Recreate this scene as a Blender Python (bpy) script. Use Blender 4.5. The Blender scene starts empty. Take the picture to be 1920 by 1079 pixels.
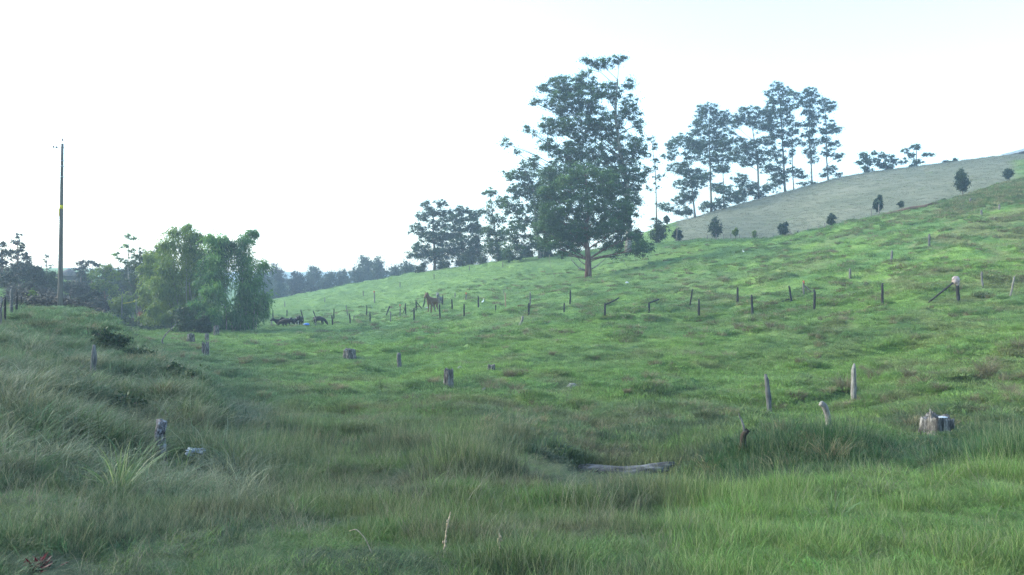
import bpy, math, random
import numpy as np
from mathutils import Vector, Matrix

# ---------------------------------------------------------------- camera, sky, sun, exposure
scene = bpy.context.scene
COL = scene.collection
F = 1507.0
HOR = 500.0
PITCH = math.atan((539.5 - HOR) / F)
cam_d = bpy.data.cameras.new("camera")
cam_d.sensor_width = 36.0
cam_d.lens = 36.0 * F / 1920.0
cam_d.clip_start = 0.05
cam_d.clip_end = 20000.0
cam = bpy.data.objects.new("camera", cam_d)
COL.objects.link(cam)
cam.location = (0, 0, 0)
cam.rotation_euler = (math.radians(90) - PITCH, 0, 0)
scene.camera = cam

SUN_EL, SUN_AZ = math.radians(27), math.radians(-78)      # azimuth from +Y, negative = left
world = bpy.data.worlds.new("World")
scene.world = world
world.use_nodes = True
wn = world.node_tree
wn.nodes.clear()
sky = wn.nodes.new("ShaderNodeTexSky")
sky.sky_type = 'NISHITA'
sky.sun_disc = False
sky.sun_elevation = SUN_EL
sky.sun_rotation = SUN_AZ
sky.air_density = 1.0
sky.dust_density = 1.2
sky.ozone_density = 1.2
bg = wn.nodes.new("ShaderNodeBackground")
bg.inputs[1].default_value = 0.15
wo = wn.nodes.new("ShaderNodeOutputWorld")
tint = wn.nodes.new("ShaderNodeMix"); tint.data_type = 'RGBA'; tint.blend_type = 'MULTIPLY'
tint.inputs[0].default_value = 1.0; tint.inputs[7].default_value = (0.92, 1.01, 0.99, 1)
wn.links.new(sky.outputs[0], tint.inputs[6]); wn.links.new(tint.outputs[2], bg.inputs[0])
wn.links.new(bg.outputs[0], wo.inputs[0])

sun_d = bpy.data.lights.new("sun", 'SUN')
sun_d.energy = 1.5
sun_d.angle = math.radians(24)
sun_d.color = (1.0, 0.99, 0.84)
sun = bpy.data.objects.new("sun", sun_d)
COL.objects.link(sun)
sdir = Vector((math.sin(SUN_AZ) * math.cos(SUN_EL), math.cos(SUN_AZ) * math.cos(SUN_EL), math.sin(SUN_EL)))
sun.rotation_euler = sdir.to_track_quat('Z', 'Y').to_euler()
sun.location = (0, 0, 50)

scene.view_settings.view_transform = 'Standard'
scene.view_settings.look = 'None'
scene.view_settings.exposure = 2.1
scene.view_settings.gamma = 1.0
scene.render.engine = 'CYCLES'
scene.cycles.max_bounces = 5
scene.cycles.diffuse_bounces = 3
scene.cycles.transmission_bounces = 2
scene.cycles.volume_bounces = 0
scene.cycles.use_denoising = True
scene.cycles.denoiser = 'OPENIMAGEDENOISE'
scene.cycles.denoising_input_passes = 'RGB_ALBEDO_NORMAL'
scene.cycles.denoising_prefilter = 'NONE'

rng = np.random.default_rng(7)
random.seed(7)

# ---------------------------------------------------------------- helpers
def P(px, py, Y):
    """pixel of the 1920 wide photograph -> world point at depth Y"""
    cx, cy = px - 960.0, 539.5 - py
    d = np.array([cx, F * math.cos(PITCH) + cy * math.sin(PITCH), -F * math.sin(PITCH) + cy * math.cos(PITCH)])
    return d * (Y / d[1])

def tag(o, label=None, cat=None, group=None, kind=None):
    if label: o['label'] = label
    if cat: o['category'] = cat
    if group: o['group'] = group
    if kind: o['kind'] = kind
    return o

def empty(name, loc, label=None, cat=None, group=None):
    o = bpy.data.objects.new(name, None)
    o.empty_display_size = 0.3
    o.location = loc
    COL.objects.link(o)
    return tag(o, label, cat, group)

def mesh_obj(name, V, Fc, mat=None, parent=None, link=True, attrs=None, smooth=True, origin=None):
    """V (n,3); Fc (m,4) or (m,3) int arrays"""
    V = np.asarray(V, dtype=np.float32)
    if origin is not None:
        V = V - np.asarray(origin, dtype=np.float32)
    Fc = np.asarray(Fc, dtype=np.int32)
    k = Fc.shape[1]
    me = bpy.data.meshes.new(name)
    me.vertices.add(len(V))
    me.vertices.foreach_set('co', V.ravel())
    me.loops.add(len(Fc) * k)
    me.loops.foreach_set('vertex_index', Fc.ravel())
    me.polygons.add(len(Fc))
    me.polygons.foreach_set('loop_start', np.arange(len(Fc), dtype=np.int32) * k)
    me.polygons.foreach_set('use_smooth', np.full(len(Fc), smooth))
    if attrs:
        for an, (tp, data) in attrs.items():
            a = me.attributes.new(an, tp, 'POINT')
            data = np.asarray(data, dtype=np.float32)
            a.data.foreach_set('vector' if tp == 'FLOAT_VECTOR' else 'value', data.ravel())
    me.update(calc_edges=True)
    if mat: me.materials.append(mat)
    o = bpy.data.objects.new(name, me)
    if link: COL.objects.link(o)
    if parent is not None: o.parent = parent
    if origin is not None and parent is None: o.location = origin
    return o

class Geo:
    def __init__(s):
        s.V, s.F, s.n, s.A = [], [], 0, []
    def add(s, V, Fc, a=0.0):
        V = np.asarray(V, float)
        s.V.append(V); s.F.append(np.asarray(Fc) + s.n); s.n += len(V)
        s.A.append(np.full(len(V), a) if np.isscalar(a) else np.asarray(a))
    def tube(s, pts, rad, sides=6, jit=0.0, cap=True, a=0.0, flat=None):
        pts = np.asarray(pts, float); n = len(pts)
        rad = np.broadcast_to(np.asarray(rad, float), (n,))
        T = np.gradient(pts, axis=0) if n > 1 else np.array([[0, 0, 1.]])
        T /= np.linalg.norm(T, axis=1)[:, None] + 1e-9
        ref = np.array([0.31, 1.0, 0.17]) if abs(T[0][1]) < 0.9 else np.array([1.0, 0, 0.2])
        A = np.cross(T, ref); A /= np.linalg.norm(A, axis=1)[:, None] + 1e-9
        B = np.cross(T, A)
        th = np.arange(sides) * 2 * np.pi / sides
        R = rad[:, None] * (1 + jit * rng.uniform(-1, 1, (1, sides)) + 0.35 * jit * rng.uniform(-1, 1, (n, sides)))
        V = pts[:, None] + R[..., None] * (np.cos(th)[None, :, None] * A[:, None] + np.sin(th)[None, :, None] * B[:, None])
        V = V.reshape(-1, 3)
        i = np.arange(n - 1)[:, None] * sides; j = np.arange(sides)[None]
        j2 = (j + 1) % sides
        Fc = np.stack([i + j, i + j2, i + sides + j2, i + sides + j], -1).reshape(-1, 4)
        if cap:
            c0, c1 = len(V), len(V) + 1
            V = np.vstack([V, pts[:1], pts[-1:]])
            jj = np.arange(sides); j3 = (jj + 1) % sides
            b = (n - 1) * sides
            Fc = np.vstack([Fc, np.stack([np.full(sides, c0), j3, jj, np.full(sides, c0)], -1),
                            np.stack([np.full(sides, c1), b + jj, b + j3, np.full(sides, c1)], -1)])
        s.add(V, Fc, a)
    def box(s, c, d, rz=0.0, a=0.0):
        c = np.asarray(c, float); d = np.asarray(d, float) / 2
        V = np.array([[x, y, z] for z in (-1, 1) for x, y in ((-1, -1), (1, -1), (1, 1), (-1, 1))], float) * d
        if rz:
            cs, sn = math.cos(rz), math.sin(rz)
            V = V @ np.array([[cs, sn, 0], [-sn, cs, 0], [0, 0, 1]])
        s.add(V + c, [[3, 2, 1, 0], [4, 5, 6, 7], [0, 1, 5, 4], [1, 2, 6, 5], [2, 3, 7, 6], [3, 0, 4, 7]], a)
    def ball(s, c, r, nu=10, nv=7, a=0.0, jit=0.0):
        c = np.asarray(c, float); r = np.broadcast_to(np.asarray(r, float), (3,))
        ph = np.linspace(0.02, np.pi - 0.02, nv); th = np.arange(nu) * 2 * np.pi / nu
        V = np.stack([np.sin(ph)[:, None] * np.cos(th), np.sin(ph)[:, None] * np.sin(th), np.cos(ph)[:, None] * np.ones(nu)], -1).reshape(-1, 3)
        if jit: V = V * (1 + jit * rng.uniform(-1, 1, (len(V), 1)))
        i = np.arange(nv - 1)[:, None] * nu; j = np.arange(nu)[None]; j2 = (j + 1) % nu
        Fc = np.stack([i + j, i + nu + j, i + nu + j2, i + j2], -1).reshape(-1, 4)
        s.add(V * r + c, Fc, a)
    def build(s, name, mat, parent=None, origin=None, smooth=True, link=True):
        V = np.vstack(s.V); Fc = np.vstack(s.F)
        if parent is not None and origin is not None:
            V = V - np.asarray(origin); origin = None
        Fl = Fc.copy(); dup = Fl[:, 0] == Fl[:, 3]
        o = mesh_poly(name, V, Fl, dup, mat, parent, np.concatenate(s.A), smooth, origin, link)
        return o

def mesh_poly(name, V, Fc, dup, mat, parent, a, smooth, origin, link):
    if origin is not None: V = V - np.asarray(origin)
    me = bpy.data.meshes.new(name)
    me.vertices.add(len(V)); me.vertices.foreach_set('co', V.astype(np.float32).ravel())
    tot = np.where(dup, 3, 4); st = np.concatenate([[0], np.cumsum(tot)[:-1]])
    mask = np.ones(Fc.shape, bool); mask[dup, 3] = False
    li = Fc[mask]
    me.loops.add(len(li)); me.loops.foreach_set('vertex_index', li.astype(np.int32))
    me.polygons.add(len(Fc)); me.polygons.foreach_set('loop_start', st.astype(np.int32))
    me.polygons.foreach_set('use_smooth', np.full(len(Fc), smooth))
    at = me.attributes.new('v', 'FLOAT', 'POINT'); at.data.foreach_set('value', a.astype(np.float32))
    me.update(calc_edges=True)
    if mat: me.materials.append(mat)
    o = bpy.data.objects.new(name, me)
    if link: COL.objects.link(o)
    if parent is not None: o.parent = parent
    if origin is not None and parent is None: o.location = origin
    return o

# ---------------------------------------------------------------- numpy noise
_LAT = rng.random((256, 256))
def vnoise(x, y):
    xi, yi = np.floor(x).astype(int), np.floor(y).astype(int)
    fx, fy = x - xi, y - yi
    fx = fx * fx * (3 - 2 * fx); fy = fy * fy * (3 - 2 * fy)
    a = _LAT[xi % 256, yi % 256]; b = _LAT[(xi + 1) % 256, yi % 256]
    c = _LAT[xi % 256, (yi + 1) % 256]; d = _LAT[(xi + 1) % 256, (yi + 1) % 256]
    return (a * (1 - fx) + b * fx) * (1 - fy) + (c * (1 - fx) + d * fx) * fy
def fbm(x, y, s, o=3, off=0.0):
    r, am, t = 0, 1.0, 0
    for k in range(o):
        f = 2.03 ** k / s
        r = r + am * vnoise(x * f + off + 17.3 * k, y * f - off * 1.7 + 9.1 * k); t += am; am *= 0.5
    return r / t
def sstep(a, b, x):
    t = np.clip((x - a) / (b - a), 0, 1)
    return t * t * (3 - 2 * t)

# ---------------------------------------------------------------- terrain heights
TAB = {  # photo column: [(depth m, row of the ground there)]
 -900: [(4.3, 1060), (9, 830), (15, 700), (25, 610), (40, 570), (70, 545), (120, 520), (200, 505), (500, 503)],
 -300: [(4.3, 1060), (9, 840), (15, 705), (24, 622), (35, 582), (50, 570), (80, 545), (120, 525), (200, 512), (500, 505)],
 0:   [(4.3, 1070), (7, 905), (11, 785), (16, 700), (22, 640), (33, 590), (45, 588), (60, 568), (80, 540), (110, 520), (200, 512), (500, 503)],
 113: [(4.4, 1075), (7.5, 915), (11.5, 800), (17, 715), (24, 650), (33, 604), (41, 583), (48, 590), (60, 580), (80, 565), (110, 540), (200, 515), (500, 503)],
 190: [(4.5, 1079), (7.5, 935), (11, 840), (15, 765), (20, 700), (27, 640), (34, 605), (41, 618), (55, 625), (75, 612), (110, 580), (200, 535), (500, 506)],
 260: [(4.5, 1079), (7.5, 945), (11, 860), (15, 780), (20, 705), (25, 655), (31, 655), (45, 655), (62, 636), (80, 621), (120, 592), (200, 545), (500, 508)],
 340: [(4.5, 1079), (7.5, 955), (10.5, 885), (14, 805), (17.5, 735), (20, 712), (25, 722), (36, 690), (50, 660), (66, 638), (84, 624), (130, 600), (200, 560), (500, 510)],
 430: [(4.5, 1079), (8, 950), (11, 888), (14.5, 835), (18, 806), (23, 780), (32, 725), (46, 675), (62, 645), (80, 626), (105, 610), (140, 592), (175, 578), (230, 585), (500, 530)],
 520: [(4.5, 1079), (8.5, 950), (12, 880), (17, 820), (24, 770), (34, 720), (48, 675), (66, 640), (84, 622), (104, 606), (130, 585), (158, 565), (175, 562), (220, 572), (500, 540)],
 700: [(4.5, 1079), (8.5, 945), (12, 878), (18, 822), (26, 768), (38, 708), (52, 664), (72, 628), (97, 604), (120, 575), (145, 545), (165, 527), (178, 527), (215, 545), (500, 540)],
 900: [(4.5, 1079), (8, 945), (11, 880), (16, 830), (24, 774), (34, 715), (48, 660), (64, 620), (82, 585), (105, 548), (130, 515), (150, 497), (162, 496), (190, 515), (500, 530)],
 960: [(4.5, 1079), (8, 945), (11, 884), (16, 838), (24.5, 778), (28, 758), (34, 722), (47, 658), (62, 618), (80, 580), (103, 543), (128, 508), (146, 489), (158, 488), (190, 510), (500, 530)],
 1100: [(4.5, 1079), (8, 955), (12, 898), (15.5, 876), (20, 822), (26, 775), (28.6, 744), (34, 722), (45, 660), (60, 608), (75, 572), (92, 541), (108, 523), (130, 490), (145, 472), (158, 472), (190, 495), (500, 520)],
 1240: [(4.5, 1079), (8, 955), (12, 908), (15.5, 880), (20, 820), (26, 773), (28.6, 748), (34, 715), (45, 653), (59, 600), (75, 560), (92, 527), (110, 488), (130, 459), (142, 457), (155, 442), (175, 426), (200, 440), (500, 500)],
 1330: [(4.5, 1079), (8, 955), (11.5, 915), (14, 880), (17, 838), (22, 800), (28, 755), (35, 708), (45, 650), (60, 595), (75, 552), (92, 508), (110, 470), (124, 452), (133, 451), (150, 428), (175, 400), (190, 402), (230, 440), (500, 500)],
 1450: [(4.5, 1079), (8, 955), (10.5, 924), (12.5, 886), (14, 845), (18, 818), (24, 785), (29, 752), (37, 690), (47, 625), (56, 588), (72, 535), (90, 488), (110, 455), (120, 448), (128, 449), (148, 420), (175, 369), (190, 368), (230, 410), (500, 500)],
 1600: [(4.5, 1079), (7.8, 950), (10.5, 916), (12.5, 880), (14.5, 838), (19, 812), (25, 775), (29, 752), (37, 675), (47, 600), (55, 572), (70, 518), (88, 462), (106, 421), (114, 416), (120, 416), (145, 375), (172, 331), (190, 331), (230, 380), (500, 500)],
 1760: [(4.5, 1079), (7.5, 945), (10, 915), (12.5, 870), (15.5, 835), (20, 806), (26, 740), (33, 680), (41, 615), (49, 566), (62, 505), (80, 445), (98, 402), (108, 385), (116, 384), (140, 345), (168, 311), (190, 311), (230, 350), (500, 500)],
 1920: [(4.5, 1079), (7.5, 935), (10.5, 880), (14, 840), (19, 800), (26, 720), (34, 645), (43, 580), (53, 530), (66, 470), (84, 410), (102, 350), (112, 338), (120, 338), (140, 312), (165, 294), (190, 293), (230, 330), (500, 500)],
 2600: [(4.5, 1070), (7.5, 920), (12, 830), (19, 760), (26, 690), (35, 600), (50, 500), (70, 400), (95, 320), (120, 280), (160, 260), (230, 300), (500, 500)],
}
def pchip(x, y, xq):
    x = np.asarray(x, float); y = np.asarray(y, float)     # y (n,) or (n,m)
    if y.ndim == 1: y = y[:, None]; sq = True
    else: sq = False
    h = np.diff(x)[:, None]; d = np.diff(y, axis=0) / h
    m = np.zeros_like(y)
    w1 = 2 * h[1:] + h[:-1]; w2 = h[1:] + 2 * h[:-1]
    ok = (d[:-1] * d[1:]) > 0
    with np.errstate(all='ignore'):
        hm = (w1 + w2) / (w1 / d[:-1] + w2 / d[1:])
    m[1:-1] = np.where(ok, hm, 0); m[0] = d[0]; m[-1] = d[-1]
    k = np.clip(np.searchsorted(x, xq) - 1, 0, len(x) - 2)
    t = ((xq - x[k]) / (x[k + 1] - x[k]))[:, None]; t = np.clip(t, 0, 1); H = (x[k + 1] - x[k])[:, None]
    r = (2*t**3 - 3*t**2 + 1) * y[k] + (t**3 - 2*t**2 + t) * H * m[k] + (-2*t**3 + 3*t**2) * y[k+1] + (t**3 - t**2) * H * m[k+1]
    return r[:, 0] if sq else r
LQ = np.linspace(math.log(0.5), math.log(1200), 360)
cols = sorted(TAB)
ZC = []
for c in cols:
    Ys = [0.5, 2.6] + [a for a, b in TAB[c]] + [1200]
    Zs = [-1.62, -1.64] + [P(c, b, a)[2] for a, b in TAB[c]] + [-12 if c < 400 else -25]
    ZC.append(pchip(np.log(Ys), Zs, LQ))
ZC = np.array(ZC)
UQ = np.linspace((cols[0] - 960) / F, (cols[-1] - 960) / F, 420)
ZG = pchip((np.array(cols) - 960) / F, ZC, UQ)
# soften across columns
kk = np.array([1, 2, 3, 4, 3, 2, 1.]); kk /= kk.sum()
ZG = np.apply_along_axis(lambda r: np.convolve(np.pad(r, 3, mode='edge'), kk, mode='valid'), 0, ZG)

def bil(G, a, b):
    a = np.clip(a, 0, G.shape[0] - 1.001); b = np.clip(b, 0, G.shape[1] - 1.001)
    i, j = a.astype(int), b.astype(int); fa, fb = a - i, b - j
    return (G[i, j] * (1 - fa) + G[i + 1, j] * fa) * (1 - fb) + (G[i, j + 1] * (1 - fa) + G[i + 1, j + 1] * fa) * fb
def zbase(x, y):
    Y = np.maximum(y, 0.55)
    u = x / (Y + 0.0)
    return bil(ZG, (u - UQ[0]) / (UQ[1] - UQ[0]), (np.log(Y) - LQ[0]) / (LQ[1] - LQ[0]))
def grey_mask(x, y):
    """the mown grey field on the far hill"""
    px = 960 + F * x / np.maximum(y, 1)
    edge = np.interp(px, [1200, 1300, 1450, 1600, 1760, 1920, 2300], [140, 133, 124, 117, 112, 116, 120])
    w = 6 * (fbm(x, y, 9, 2, 5.0) - 0.5)
    m = sstep(-1.5, 1.5, y - edge + w * 0.4) * sstep(1262, 1276, px + w * 2)
    corner = sstep(1885, 1912, px) * (1 - sstep(150, 158, y))
    return m * (1 - 0.85 * corner)
def zground(x, y):
    x = np.asarray(x, float); y = np.asarray(y, float)
    z = zbase(x, y)
    g = grey_mask(x, y)
    d = np.maximum(y, 0)
    amp = sstep(2, 12, d) * (1 - 0.8 * g) * (1 - sstep(300, 500, d))
    n = 0.34 * (fbm(x, y, 7, 2, 3.1) - 0.5) + 0.50 * (fbm(x, y, 2.2, 2, 8.7) - 0.5) * (0.45 + 0.55 * sstep(6, 26, d)) + (0.40 - 0.22 * sstep(12, 25, d)) * (fbm(x, y, 0.9, 2, 18.7) - 0.5) * (1 - sstep(90, 130, d))
    # small terraces trodden along the slope
    n = n + 0.34 * (fbm(x * 0.22, z * 2.6 + 0.25 * x * 0.05, 1.0, 2, 1.3) - 0.5) * sstep(35, 70, d)
    tus = sstep(0.56, 0.70, fbm(x, y, 1.7, 2, 21.0))
    n = n + 0.17 * tus * sstep(12, 28, d)
    z = z + amp * n
    # hollows: the stream bed before the log, the toe of the bank, the scrape round the old post
    for x0, x1, y0, y1, row in ((1060, 1290, 9.0, 15.5, 910), (1365, 1425, 14.3, 17.6, 832), (285, 395, 8.6, 10.8, 912)):
        pxx = 960 + F * x / np.maximum(y, 1)
        cap = y * P(960, row, 1.0)[2]
        w = sstep(x0 - 40, x0 + 10, pxx) * (1 - sstep(x1 - 10, x1 + 40, pxx)) * sstep(y0, y0 + 1.5, y) * (1 - sstep(y1, y1 + .5, y))
        z = z * (1 - w) + np.minimum(z, cap) * w
    return z
def zg1(x, y): return float(zground(np.array([x]), np.array([y]))[0])

def hit(px, py, ymin=3.0, ymax=400.0):
    """where the sight line of a photo pixel first meets the ground"""
    Y = np.exp(np.linspace(math.log(ymin), math.log(ymax), 3000))
    p = P(px, py, 1.0)
    X, Z = p[0] * Y, p[2] * Y
    below = Z < zground(X, Y)
    k = int(np.argmax(below)) if below.any() else len(Y) - 1
    return np.array([X[k], Y[k], float(zg1(X[k], Y[k]))])

# ---------------------------------------------------------------- materials
def new_mat(name):
    m = bpy.data.materials.new(name); m.use_nodes = True
    nt = m.node_tree; nt.nodes.clear()
    out = nt.nodes.new('ShaderNodeOutputMaterial')
    return m, nt, out
def N(nt, t, **k):
    n = nt.nodes.new(t)
    for a, b in k.items(): setattr(n, a, b)
    return n
def ramp(nt, fac, stops):
    r = N(nt, 'ShaderNodeValToRGB')
    el = r.color_ramp.elements
    while len(el) < len(stops): el.new(0.5)
    for e, (p, c) in zip(el, stops):
        e.position = p; e.color = (*c, 1)
    nt.links.new(fac, r.inputs[0])
    return r.outputs[0]
def noise(nt, scale, detail=4, rough=0.6, coord=None, vec=None):
    n = N(nt, 'ShaderNodeTexNoise')
    n.inputs['Scale'].default_value = scale; n.inputs['Detail'].default_value = detail
    n.inputs['Roughness'].default_value = rough
    if vec is not None: nt.links.new(vec, n.inputs['Vector'])
    return n.outputs[0]
def mixc(nt, f, a, b):
    m = N(nt, 'ShaderNodeMix', data_type='RGBA')
    for s, v in ((0, f), (6, a), (7, b)):
        if hasattr(v, 'links'): nt.links.new(v, m.inputs[s])
        else: m.inputs[s].default_value = (*v, 1) if s else v
    return m.outputs[2]
def princ(nt, out, col, rough=0.8, spec=0.2, bump=None, bs=0.5, bd=0.02):
    b = N(nt, 'ShaderNodeBsdfPrincipled')
    if hasattr(col, 'links'): nt.links.new(col, b.inputs['Base Color'])
    else: b.inputs['Base Color'].default_value = (*col, 1)
    b.inputs['Roughness'].default_value = rough
    b.inputs['Specular IOR Level'].default_value = spec
    if bump is not None:
        bp = N(nt, 'ShaderNodeBump'); bp.inputs['Strength'].default_value = bs; bp.inputs['Distance'].default_value = bd
        nt.links.new(bump, bp.inputs['Height']); nt.links.new(bp.outputs[0], b.inputs['Normal'])
    nt.links.new(b.outputs[0], out.inputs[0])
    return b
def stain_mat(name, c1, c2, scale=6, rough=0.85, bump=True, stretch=None, spec=0.15, mid=None, lo=0.35, hi=0.65):
    m, nt, out = new_mat(name)
    tc = N(nt, 'ShaderNodeTexCoord')
    vec = tc.outputs['Object']
    if stretch:
        mp = N(nt, 'ShaderNodeMapping'); mp.inputs['Scale'].default_value = stretch
        nt.links.new(vec, mp.inputs[0]); vec = mp.outputs[0]
    n = noise(nt, scale, 5, 0.65, vec=vec)
    st = [(lo, c1), (hi, c2)] if mid is None else [(lo, c1), (0.5, mid), (hi, c2)]
    c = ramp(nt, n, st)
    princ(nt, out, c, rough, spec, n if bump else None, 0.6, 0.02)
    return m
def leaf_mat(name, ca, cb, cc=None, trans=0.3, attr='v', inst=False):
    """ca -> cb (-> cc) by the leaf's own value; a share of light passes through"""
    m, nt, out = new_mat(name)
    at = N(nt, 'ShaderNodeAttribute', attribute_name=attr)
    c = ramp(nt, at.outputs['Fac'], [(0, ca), (1, cb)] if cc is None else [(0, ca), (0.55, cb), (1, cc)])
    d = N(nt, 'ShaderNodeBsdfPrincipled'); d.inputs['Roughness'].default_value = 0.55; d.inputs['Specular IOR Level'].default_value = 0.25
    t = N(nt, 'ShaderNodeBsdfTranslucent')
    nt.links.new(c, d.inputs['Base Color'])
    hs = N(nt, 'ShaderNodeHueSaturation'); hs.inputs['Hue'].default_value = 0.48; hs.inputs['Saturation'].default_value = 1.1; hs.inputs['Value'].default_value = 1.1
    nt.links.new(c, hs.inputs['Color']); nt.links.new(hs.outputs[0], t.inputs['Color'])
    mx = N(nt, 'ShaderNodeMixShader'); mx.inputs[0].default_value = trans
    nt.links.new(d.outputs[0], mx.inputs[1]); nt.links.new(t.outputs[0], mx.inputs[2]); nt.links.new(mx.outputs[0], out.inputs[0])
    return m

# ground
m_ground, nt, out = new_mat('pasture_ground')
tc = N(nt, 'ShaderNodeTexCoord'); ov = tc.outputs['Object']
gm = N(nt, 'ShaderNodeAttribute', attribute_name='grey')
ga = N(nt, 'ShaderNodeAttribute', attribute_name='gcol')
n1 = noise(nt, 2.3, 6, 0.7, vec=ov); n2 = noise(nt, 0.35, 4, 0.6, vec=ov)
mr = N(nt, 'ShaderNodeMapRange'); nt.links.new(n1, mr.inputs[0])
mr.inputs[1].default_value = 0.3; mr.inputs[2].default_value = 0.7; mr.inputs[3].default_value = 0.62; mr.inputs[4].default_value = 1.25
vm = N(nt, 'ShaderNodeVectorMath', operation='SCALE')
nt.links.new(ga.outputs['Color'], vm.inputs[0]); nt.links.new(mr.outputs[0], vm.inputs['Scale'])
# mown grey field: pale straw with fine streaks along the slope
mp = N(nt, 'ShaderNodeMapping'); mp.inputs['Scale'].default_value = (0.10, 0.10, 1.2); nt.links.new(ov, mp.inputs[0])
n3 = noise(nt, 1.6, 6, 0.65, vec=mp.outputs[0])
n5 = noise(nt, 0.06, 4, 0.6, vec=ov)
mm = N(nt, 'ShaderNodeMath', operation='MULTIPLY_ADD'); nt.links.new(n5, mm.inputs[0]); mm.inputs[1].default_value = 0.55; mm.inputs[2].default_value = -0.27
ma = N(nt, 'ShaderNodeMath', operation='ADD'); nt.links.new(n3, ma.inputs[0]); nt.links.new(mm.outputs[0], ma.inputs[1])
gc = ramp(nt, ma.outputs[0], [(0.30, (0.110, 0.122, 0.082)), (0.5, (0.140, 0.148, 0.102)), (0.75, (0.185, 0.185, 0.135))])
c = mixc(nt, gm.outputs['Fac'], vm.outputs[0], gc)
princ(nt, out, c, 0.95, 0.05, n1, 0.8, 0.12)

m_blade, nt, out = new_mat('grass_blade')
ai = N(nt, 'ShaderNodeAttribute', attribute_type='INSTANCER', attribute_name='col')
av = N(nt, 'ShaderNodeAttribute', attribute_name='v')
mr = N(nt, 'ShaderNodeMapRange'); nt.links.new(av.outputs['Fac'], mr.inputs[0])
mr.inputs[3].default_value = 0.6; mr.inputs[4].default_value = 1.35
vm = N(nt, 'ShaderNodeVectorMath', operation='SCALE'); nt.links.new(ai.outputs['Color'], vm.inputs[0]); nt.links.new(mr.outputs[0], vm.inputs['Scale'])
# a few straw coloured blades in every clump
gt = N(nt, 'ShaderNodeMath', operation='GREATER_THAN'); gt.inputs[1].default_value = 0.9; nt.links.new(av.outputs['Fac'], gt.inputs[0])
ml = N(nt, 'ShaderNodeMath', operation='MULTIPLY'); ml.inputs[1].default_value = 0.6; nt.links.new(gt.outputs[0], ml.inputs[0])
c = mixc(nt, ml.outputs[0], vm.outputs[0], (0.24, 0.22, 0.13))
d = N(nt, 'ShaderNodeBsdfPrincipled'); d.inputs['Roughness'].default_value = 0.6; d.inputs['Specular IOR Level'].default_value = 0.2
nt.links.new(c, d.inputs['Base Color'])
t = N(nt, 'ShaderNodeBsdfTranslucent'); nt.links.new(c, t.inputs['Color'])
mx = N(nt, 'ShaderNodeMixShader'); mx.inputs[0].default_value = 0.35
nt.links.new(d.outputs[0], mx.inputs[1]); nt.links.new(t.outputs[0], mx.inputs[2]); nt.links.new(mx.outputs[0], out.inputs[0])

M = {}
M['black_wood'] = stain_mat('black_wood', (0.012, 0.012, 0.014), (0.045, 0.042, 0.042), 9, stretch=(3, 3, 0.6))
M['grey_wood'] = stain_mat('grey_wood', (0.05, 0.048, 0.05), (0.19, 0.18, 0.17), 8, stretch=(3, 3, 0.5), mid=(0.115, 0.11, 0.105))
M['pale_wood'] = stain_mat('pale_wood', (0.08, 0.072, 0.062), (0.27, 0.25, 0.225), 7, stretch=(3, 3, 0.5))
M['tan_wood'] = stain_mat('tan_wood', (0.2, 0.14, 0.08), (0.32, 0.23, 0.14), 7, stretch=(3, 3, 0.5))
M['stump_wood'] = stain_mat('stump_wood', (0.02, 0.016, 0.014), (0.26, 0.24, 0.22), 9, stretch=(2.4, 2.4, 0.40), mid=(0.10, 0.09, 0.08), lo=0.36, hi=0.64)
M['lichen_wood'] = stain_mat('lichen_wood', (0.02, 0.016, 0.016), (0.24, 0.24, 0.25), 13, stretch=(1.5, 1.5, 0.8), mid=(0.10, 0.09, 0.095), lo=0.40, hi=0.6)
M['log_wood'] = stain_mat('log_wood', (0.022, 0.022, 0.024), (0.20, 0.20, 0.20), 3.5, stretch=(0.6, 2.5, 4), mid=(0.075, 0.075, 0.078), lo=0.36, hi=0.66)
M['brown_wood'] = stain_mat('brown_wood', (0.014, 0.011, 0.010), (0.055, 0.04, 0.028), 8, stretch=(2, 2, 1))
M['red_paint'] = stain_mat('red_paint', (0.35, 0.06, 0.03), (0.5, 0.12, 0.07), 8)
M['bark'] = stain_mat('bark', (0.07, 0.05, 0.04), (0.25, 0.19, 0.15), 5, stretch=(2, 2, 0.3), mid=(0.15, 0.10, 0.08))
M['red_bark'] = stain_mat('red_bark', (0.06, 0.028, 0.02), (0.22, 0.16, 0.12), 3, stretch=(2, 2, 0.3), mid=(0.11, 0.055, 0.04))
M['pale_bark'] = stain_mat('pale_bark', (0.10, 0.09, 0.075), (0.30, 0.28, 0.24), 3, stretch=(2, 2, 0.3))
M['pole_wood'] = stain_mat('pole_wood', (0.07, 0.065, 0.06), (0.17, 0.155, 0.14), 4, stretch=(3, 3, 0.2))
M['yellow'] = stain_mat('yellow_paint', (0.50, 0.42, 0.03), (0.62, 0.54, 0.06), 6, bump=False)
M['metal'] = stain_mat('grey_metal', (0.15, 0.15, 0.17), (0.3, 0.3, 0.32), 8, rough=0.5, spec=0.5)
M['ceramic'] = stain_mat('ceramic', (0.10, 0.08, 0.10), (0.2, 0.16, 0.18), 8, rough=0.3, spec=0.5)
M['wire'] = stain_mat('wire', (0.10, 0.10, 0.11), (0.2, 0.2, 0.2), 20, rough=0.5)
M['white_cloth'] = stain_mat('white_plastic', (0.20, 0.23, 0.26), (0.55, 0.58, 0.6), 9, rough=0.4, spec=0.5)
M['pink_cloth'] = stain_mat('pinkish_sack', (0.22, 0.155, 0.145), (0.46, 0.39, 0.37), 7, rough=0.8)
M['blue_plastic'] = stain_mat('blue_plastic', (0.02, 0.12, 0.5), (0.05, 0.22, 0.75), 5, rough=0.4, spec=0.5)
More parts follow.
